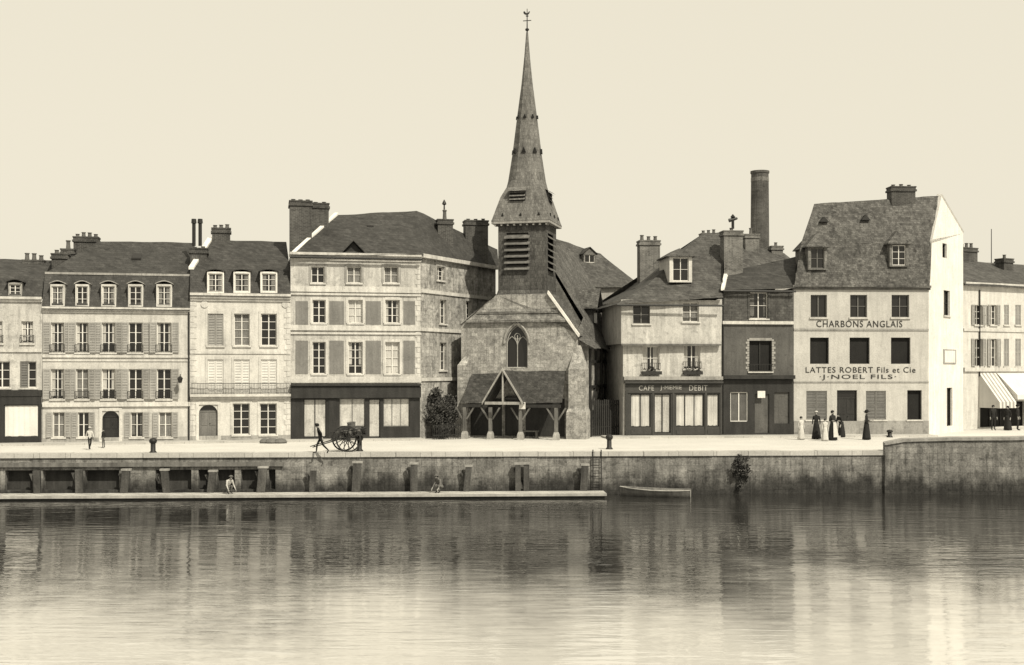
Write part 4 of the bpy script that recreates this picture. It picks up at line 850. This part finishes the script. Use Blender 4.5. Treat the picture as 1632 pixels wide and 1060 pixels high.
# ============================================================ SMALL THINGS
for i,(px,py,h_,lb) in enumerate(((244,722,.72,'short iron bollard at the quay edge in front of the wide shuttered house'),(971,716,.75,'short dark iron bollard on the quay edge in front of the café corner'),(573,719,.8,'short dark iron bollard just behind the handcart'),(1418,697,.45,'small dark bollard at the end of the stone parapet'))):
    p=ground(px,py); R=thing('bollard',lb,'bollard',p,0,'bollards along the quay')
    mb=MB(); mb.lathe((0,0,0),[(.19,0),(.17,.05),(.12,.1),(.115,h_*.62)],n=14); build('shaft',mb,'iron',R,smooth=True); mb=MB(); mb.lathe((0,0,0),[(.115,h_*.62),(.18,h_*.72),(.19,h_*.85),(.12,h_*.97),(.03,h_)],n=14); build('cap',mb,'iron',R,smooth=True)
p=ground(436,706.5); mb=MB()
for i in range(9): mb.lathe((random.uniform(-.5,.5),random.uniform(-.15,.15),0),[(.25,0),(.3,.08),(.22,.2),(.06,.27)],n=9)
mb.v=[v+Vector((p.x,p.y,0)) for v in mb.v]; o=build('sack_pile',mb,'clothm'); o['label']='low heap of sacks on the pavement below the closed white shutters'; o['category']='sacks'
def boat(label,px,py,Ln,ang,m='wood',tr='woodp'):
    Y=FP*(CH-WZ)/(py-HY); X=(px-CX)*Y/FP
    R=thing('rowing_boat',label,'boat',(X,Y,WZ-.06),ang)
    st=[]; ns=13
    for i in range(ns):
        t=i/(ns-1); x=-Ln/2+Ln*t; w_=.58*math.sin(math.pi*(.04+.80*t))**.75 if t>0 else .02
        if t==0: w_=.03
        if t>.85: w_=max(w_,.38)
        sh=.33+.14*(1-t)**2*1.2+.07*t*t; kd=-.12+.15*(1-t)**3
        st.append([(x,-w_,sh),(x,-w_*.85,sh*.45),(x,-w_*.45,kd+.03),(x,0,kd),(x,w_*.45,kd+.03),(x,w_*.85,sh*.45),(x,w_,sh)])
    mb=MB(); mb.loft(st,closed=False); st2=[[(q[0],q[1]*.93,q[2]+.02) for q in s] for s in st]; mb.loft(st2,closed=False); build('hull',mb,m,R,smooth=True)
    mb=MB(); mb.poly([(q[0]+.01,q[1],q[2]) for q in st[-1]]); build('transom',mb,tr,R)
    for s_ in (0,6):
        mb=MB()
        for a,c in zip(st,st[1:]): mb.tube(a[s_],c[s_],.022,n=6)
        build('gunwale',mb,'woodp',R)
    for t in (.35,.58,.8):
        x=-Ln/2+Ln*t; mb=MB(); mb.box(x-.1,x+.1,-.5*math.sin(math.pi*(.04+.8*t)),.5*math.sin(math.pi*(.04+.8*t)),.22,.25); build('thwart',mb,'woodp',R)
    mb=MB(); mb.tube((-Ln*.3,-.15,.32),(Ln*.3,.1,.36),.022,n=6); mb.box(Ln*.3,Ln*.3+.35,.06,.17,.35,.37); build('oar',mb,'woodp',R)
    return R
boat('small dark rowing boat with pale transom moored under the quay wall beside the pontoon',1044,791,3.35,-.2,m='wood')
boat('pale bow of a rowing boat cut off by the right edge of the picture',1675,784,3.4,-.15,m='whitewash')
# handcart
p=ground(552,720); R=thing('handcart','two-wheeled handcart piled with baskets, shafts resting toward the man at its left','cart',p,.35)
wr=.62
for s_ in (-.48,.48):
    mb=MB(); n=28; ring=[]
    for i in range(n):
        a=6.2832*i/n; c_,sn=math.cos(a),math.sin(a); ring.append([(c_*(wr-.07),s_-.03,wr+sn*(wr-.07)),(c_*wr,s_-.03,wr+sn*wr),(c_*wr,s_+.03,wr+sn*wr),(c_*(wr-.07),s_+.03,wr+sn*(wr-.07))])
    ring.append(ring[0]); mb.loft(ring,cap=False)
    Wl=build('wheel',mb,'woodd',R)
    mb=MB()
    for i in range(12): a=6.2832*i/12; mb.tube((0,s_,wr),(math.cos(a)*(wr-.05),s_,wr+math.sin(a)*(wr-.05)),.022,.017,n=6)
    build('spokes',mb,'woodd',Wl); mb=MB(); mb.tube((0,s_-.1,wr),(0,s_+.1,wr),.09,n=12); build('hub',mb,'iron',Wl)
mb=MB(); mb.tube((0,-.55,wr),(0,.55,wr),.03); build('axle',mb,'iron',R)
T=Matrix.Translation((0,0,wr+.05))@Matrix.Rotation(-.16,4,'Y')
q=MB(); q.box(-.7,.95,-.38,.38,.0,.04)
for i in range(8): x=-.66+i*.22; q.box(x,x+.04,-.4,-.38,-.02,.36); q.box(x,x+.04,.38,.4,-.02,.36)
for s_ in (-1,1): q.box(-.72,.97,s_*.4-.02,s_*.4+.02,.34,.38)
q.box(.93,.97,-.38,.38,.04,.36); q.v=[T@v for v in q.v]; build('cart_bed',q,'woodd',R)
for s_ in (-.33,.33): mb=MB(); mb.tube(T@Vector((-.65,s_,.0)),T@Vector((-1.75,s_*.95,-.12)),.03,.022,n=7); build('shaft',mb,'woodd',R)
mb=MB(); mb.tube(T@Vector((-1.6,-.33,-.1)),T@Vector((-1.6,.33,-.1)),.02); build('crossbar',mb,'woodd',R)
X0=Matrix.Translation(p)@Matrix.Rotation(.35,4,'Z')
for i,(x,y,z,lb) in enumerate(((-.3,-.1,.0,'round wicker basket at the left end of the handcart load'),(.12,.02,.0,'round wicker basket in the middle of the handcart load'),(.55,-.05,.0,'round wicker basket at the right end of the handcart load'),(.33,0,.33,'round wicker basket topmost on the handcart'))):
    w_=X0@T@Vector((x,y,.045+z)); mb=MB(); mb.lathe((0,0,0),[(.15,0),(.2,.2),(.2,.3),(.215,.31),(.215,.34),(.17,.34),(.15,.1),(.02,.1)],n=14); o=build('basket',mb,'wood'); o.location=w_; o.rotation_euler=(0,-.16,.4*i); o['label']=lb; o['category']='basket'; o['group']='baskets on the handcart'

# ---------------------------------------------------------------- people
def person(label,px,py,Hh,face,top='clothd',bot='clothd',skirt=None,hat=None,pose='stand',apron=False,z=0,loc=None):
    p=loc if loc is not None else ground(px,py,z)
    R=thing('person',label,'person',p,face); k=Hh/1.72
    J={}
    def a(n,x,y,z_,r,r2=None): J[n]=(Vector((x,y,z_)),r,r2 or r)
    a('pel',0,0,.95,.135,.105);a('sp',0,-.01,1.13,.125,.095);a('ch',0,0,1.33,.155,.105);a('nk0',0,.01,1.46,.07);a('nk',0,0,1.53,.052);a('hd',0,-.015,1.62,.082,.092);a('tp',0,-.005,1.69,.068)
    a('nose',0,-.115,1.60,.014)
    for s_,n in ((-1,'l'),(1,'r')):
        a('sh'+n,s_*.17,0,1.41,.062);a('el'+n,s_*.22,.03,1.14,.045);a('wr'+n,s_*.23,-.06,.90,.03);a('pa'+n,s_*.235,-.08,.83,.032,.02)
        for i in range(4): a('f%d%s'%(i,n),s_*(.228+.004*i),-.115+.022*i,.775-.006*(i in(1,2)),.009);a('g%d%s'%(i,n),s_*.222,-.118+.022*i,.735-.008*(i in(1,2)),.007)
        a('t'+n,s_*.215,-.125,.82,.010);a('u'+n,s_*.205,-.14,.785,.008)
        a('ear'+n,s_*.088,.0,1.615,.014)
        a('hip'+n,s_*.09,0,.89,.088);a('kn'+n,s_*.1,-.02,.50,.06);a('an'+n,s_*.1,.02,.10,.04);a('to'+n,s_*.115,-.15,.035,.035,.025)
    def rotp(names,piv,ax,ang):
        Q=Matrix.Rotation(ang,3,ax)
        for n in names: q=J[n]; J[n]=(piv+Q@(q[0]-piv),q[1],q[2])
    up=[n for n in J if n[:2] in('sp','ch','nk','hd','tp','no','sh','el','wr','pa','ea') or n[0] in 'fgtu' and not n.startswith('to')]
    def arm(n): return [m for m in J if (m[:2] in('el','wr','pa') or m[0] in 'fgtu') and m.endswith(n) and not m.startswith('to') and len(m)<=3 and m!='tp']
    def hand(n): return [m for m in arm(n) if not m.startswith('el')]
    if pose=='walk':
        rotp(['knl','anl','tol'],J['hipl'][0].copy(),'X',-.42);rotp(['anl','tol'],J['knl'][0].copy(),'X',.15);rotp(['knr','anr','tor'],J['hipr'][0].copy(),'X',.3);rotp(['anr','tor'],J['knr'][0].copy(),'X',.35)
        rotp(arm('l'),J['shl'][0].copy(),'X',.4);rotp(arm('r'),J['shr'][0].copy(),'X',-.45)
    if pose=='haul':
        rotp(['knl','anl','tol'],J['hipl'][0].copy(),'X',-.45);rotp(['anl','tol'],J['knl'][0].copy(),'X',.25);rotp(['knr','anr','tor'],J['hipr'][0].copy(),'X',.4);rotp(['anr','tor'],J['knr'][0].copy(),'X',.3)
        rotp(up,J['pel'][0].copy(),'X',.3); 
        for n in 'lr': rotp(arm(n),J['sh'+n][0].copy(),'X',.25)
    if pose=='bent':
        rotp(up,J['pel'][0].copy(),'X',.55)
        for n in 'lr': rotp(arm(n),J['sh'+n][0].copy(),'X',-.75)
    if pose=='carry':
        for n in 'lr': rotp(hand(n),J['el'+n][0].copy(),'X',-1.25)
    if pose=='crouch':
        for n in 'lr':
            rotp(['kn'+n,'an'+n,'to'+n],J['hip'+n][0].copy(),'X',-1.9);rotp(['an'+n,'to'+n],J['kn'+n][0].copy(),'X',2.2);rotp(['to'+n],J['an'+n][0].copy(),'X',-.3)
        rotp(up,J['pel'][0].copy(),'X',.6)
        for n in 'lr': rotp(arm(n),J['sh'+n][0].copy(),'X',-.9)
    lo=min(J[n][0].z-J[n][2] for n in J); 
    for n in J: q=J[n]; J[n]=(q[0]-Vector((0,0,lo)),q[1],q[2])
    E=[('pel','sp'),('sp','ch'),('ch','nk0'),('nk0','nk'),('nk','hd'),('hd','tp'),('hd','nose')]
    for n in 'lr':
        E+=[('hd','ear'+n),('ch','sh'+n),('sh'+n,'el'+n),('el'+n,'wr'+n),('wr'+n,'pa'+n),('pa'+n,'t'+n),('t'+n,'u'+n),('pel','hip'+n),('hip'+n,'kn'+n),('kn'+n,'an'+n),('an'+n,'to'+n)]
        for i in range(4): E+=[('pa'+n,'f%d%s'%(i,n)),('f%d%s'%(i,n),'g%d%s'%(i,n))]
    names=list(J); ix={n:i for i,n in enumerate(names)}
    me=bpy.data.meshes.new('sk'); me.from_pydata([tuple(J[n][0]*k) for n in names],[(ix[a_],ix[b_]) for a_,b_ in E],[])
    o=bpy.data.objects.new('tmp',me); COL.objects.link(o); o.modifiers.new('s','SKIN'); sv=me.skin_vertices[0].data
    for n in names: sv[ix[n]].radius=(J[n][1]*k,J[n][2]*k)
    sv[ix['pel']].use_root=True; sb=o.modifiers.new('b','SUBSURF'); sb.levels=1; sb.render_levels=1
    dg=bpy.context.evaluated_depsgraph_get(); m2=bpy.data.meshes.new_from_object(o.evaluated_get(dg)); bpy.data.objects.remove(o)
    m2.name='body'; m2.materials.clear()
    for mm in ('skin',top,bot,'clothd'): m2.materials.append(M[mm])
    hdp=J['hd'][0]*k; nkp=J['nk'][0]*k; pel=J['pel'][0]*k; ax=(J['ch'][0]-J['pel'][0]).normalized(); hands=[J['pa'+n][0]*k for n in 'lr']; toes=[J['an'+n][0]*k for n in 'lr']+[J['to'+n][0]*k for n in 'lr']
    legs=[((J[a_+n][0]*k),(J[b_+n][0]*k)) for n in 'lr' for a_,b_ in (('hip','kn'),('kn','an'))]; arms=[((J[a_+n][0]*k),(J[b_+n][0]*k)) for n in 'lr' for a_,b_ in (('sh','el'),('el','wr'))]+[(pel,J['ch'][0]*k)]
    def dseg(c,s):
        a_,b_=s; t=max(0,min(1,(c-a_).dot(b_-a_)/max(1e-6,(b_-a_).length_squared))); return (c-a_-(b_-a_)*t).length
    for pl in m2.polygons:
        c=pl.center; pl.use_smooth=True
        if (c-nkp).dot(ax)>-.01*k and (c-hdp).length<.25*k: pl.material_index=0
        elif min((c-h_).length for h_ in hands)<.10*k and min(dseg(c,s) for s in arms[:4])>.02*k: pl.material_index=0
        elif min((c-t_).length for t_ in toes)<.09*k: pl.material_index=3
        elif min(dseg(c,s) for s in legs)<min(dseg(c,s) for s in arms) : pl.material_index=2
        else: pl.material_index=1
    o=bpy.data.objects.new('body',m2); COL.objects.link(o); o.parent=R
    q=MB(); c=hdp+Vector((0,.02,.02))*k; q.loft([[c+Vector((r*math.cos(6.2832*i/10),r*1.1*math.sin(6.2832*i/10)+.012,z_))*k for i in range(10)] for r,z_ in ((.086,-.05),(.1,.0),(.098,.04),(.075,.09),(.03,.115))]); 
    build('hair',q,'hair',R,smooth=True)
    if hat:
        q=MB(); c=hdp+Vector((0,0,.055))*k; br,hm,ch_=hat; rs=((br,0),(br,.012),(.1,.02),(.095,ch_),(.04,ch_+.03)); q.loft([[c+Vector((r*math.cos(6.2832*i/14),r*1.08*math.sin(6.2832*i/14),z_))*k for i in range(14)] for r,z_ in rs]); build('hat',q,hm,R)
    if skirt:
        q=MB(); rings=[]; zt_=pel.z+.12*k
        for j in range(8):
            t=j/7; r=(.13+.16*t**.8)*k; rings.append([(r*(1+.07*t*math.sin(i*5*6.2832/30))*math.cos(6.2832*i/30),r*.85*(1+.07*t*math.sin(i*5*6.2832/30+1))*math.sin(6.2832*i/30),zt_+(0.03*k-zt_)*t) for i in range(30)])
        q.loft(rings); build('skirt',q,skirt,R,smooth=True)
        if apron:
            q=MB(); q.loft([[(x*k*(1+t),-(.14+.13*t)*k-.02,zt_+(.2*k-zt_)*t) for x in (-.1,-.05,0,.05,.1)] for t in (0,.3,.6,1)],closed=False); build('apron',q,'clothl',R)
    return R
person('boy in a pale shirt and dark trousers at the far left of the quay',143,717,1.15,.6,'clothl','clothd',pose='walk',hat=(.12,'clothl',.07))
person('small child in dark clothes standing beside the boy in the pale shirt',165,714,.98,-.5,'clothd','clothm',hat=(.11,'clothd',.05))
person('man in dark clothes and cap leaning into the shafts of the handcart',511,723,1.5,-math.pi/2+.2,'clothd','clothd',pose='haul',hat=(.13,'clothd',.05))
person('girl in a pale smock standing leftmost of the group before the merchant building',1277,701,1.32,.4,'clothl','clothl',skirt='clothl')
person('woman in a long dark dress and light cap, second from the left of the group',1301,700,1.6,-.4,'clothd','clothd',skirt='clothd',hat=(.11,'clothl',.06))
person('child in light clothes standing between two dark-dressed women',1315,703,1.25,.1,'clothl','clothm',skirt='clothl')
person('woman in a dark dress and white apron, hands before her, beside the doorway',1327,702,1.68,.5,'clothd','clothd',skirt='clothd',apron=True,pose='carry')
person('woman in dark clothes stooping by the doorway of the merchant building',1341,697,1.5,-.9,'clothd','clothd',skirt='clothd',pose='bent')
person('woman alone in a long dark dress and brimmed hat, right of the doorway',1381,701,1.66,1.2,'clothd','clothd',skirt='clothd',hat=(.19,'clothd',.09),pose='carry')
for px,zc,lb in ((362,-1.84,'person in pale clothes crouching on the pontoon near its left end'),(703,-1.84,'person in grey clothes crouching on the pontoon near its middle')):
    w_=fq.M@Vector((fq.u(px,-.9),-.9,-1.84)); person(lb,0,0,1.45,.8 if px<500 else -.7,'clothl' if px<500 else 'clothm','clothm',pose='crouch',loc=w_,hat=(.13,'clothm',.05))
for px,py,hh,lb in ((1583,686,1.65,'man in dark clothes standing under the striped awning'),(1606,686,1.6,'woman in a dark dress in front of the white awning'),(1622,686,1.7,'man in a dark coat and hat at the right edge, in front of the awning')):
    person(lb,px,py,hh,random.uniform(-1,1),'clothd','clothd',skirt='clothd' if 'woman' in lb else None,hat=(.15,'clothd',.08) if 'hat' in lb else None)

# ============================================================ LIGHT, SKY, CAMERA
wd=bpy.data.worlds.new('World'); S.world=wd; wd.use_nodes=True; nt=wd.node_tree; N=nt.nodes; L=nt.links; bg=N['Background']
el=math.radians(46); az=math.radians(146)
sky=N.new('ShaderNodeTexSky'); sky.sky_type='NISHITA'; sky.sun_disc=False; sky.sun_elevation=el; sky.sun_rotation=az; sky.dust_density=4
bw=N.new('ShaderNodeRGBToBW'); L.new(sky.outputs[0],bw.inputs[0])
m1=N.new('ShaderNodeMath'); m1.operation='MULTIPLY'; m1.inputs[1].default_value=.22; L.new(bw.outputs[0],m1.inputs[0])
m2=N.new('ShaderNodeMath'); m2.operation='ADD'; m2.inputs[1].default_value=6.8; L.new(m1.outputs[0],m2.inputs[0])
vs=N.new('ShaderNodeVectorMath'); vs.operation='SCALE'; vs.inputs[0].default_value=(1.0,.93,.755); L.new(m2.outputs[0],vs.inputs['Scale']); L.new(vs.outputs[0],bg.inputs['Color']); bg.inputs['Strength'].default_value=.115
sl=bpy.data.lights.new('sun','SUN'); sl.energy=4.9; sl.angle=math.radians(.6); sl.color=(1,.93,.77); so=bpy.data.objects.new('sun',sl); COL.objects.link(so)
sd=Vector((math.sin(az)*math.cos(el),math.cos(az)*math.cos(el),math.sin(el))); so.rotation_euler=sd.to_track_quat('Z','Y').to_euler(); so.location=sd*100
cam=bpy.data.cameras.new('camera'); co=bpy.data.objects.new('camera',cam); COL.objects.link(co); S.camera=co
co.location=(0,0,CH); co.rotation_euler=(math.pi/2,0,0); cam.sensor_width=36; cam.lens=36*FP/1632; cam.shift_y=(HY-530)/1632; cam.clip_end=6000; cam.clip_start=.5
S.view_settings.view_transform='Standard'; S.view_settings.look='None'; S.view_settings.exposure=0
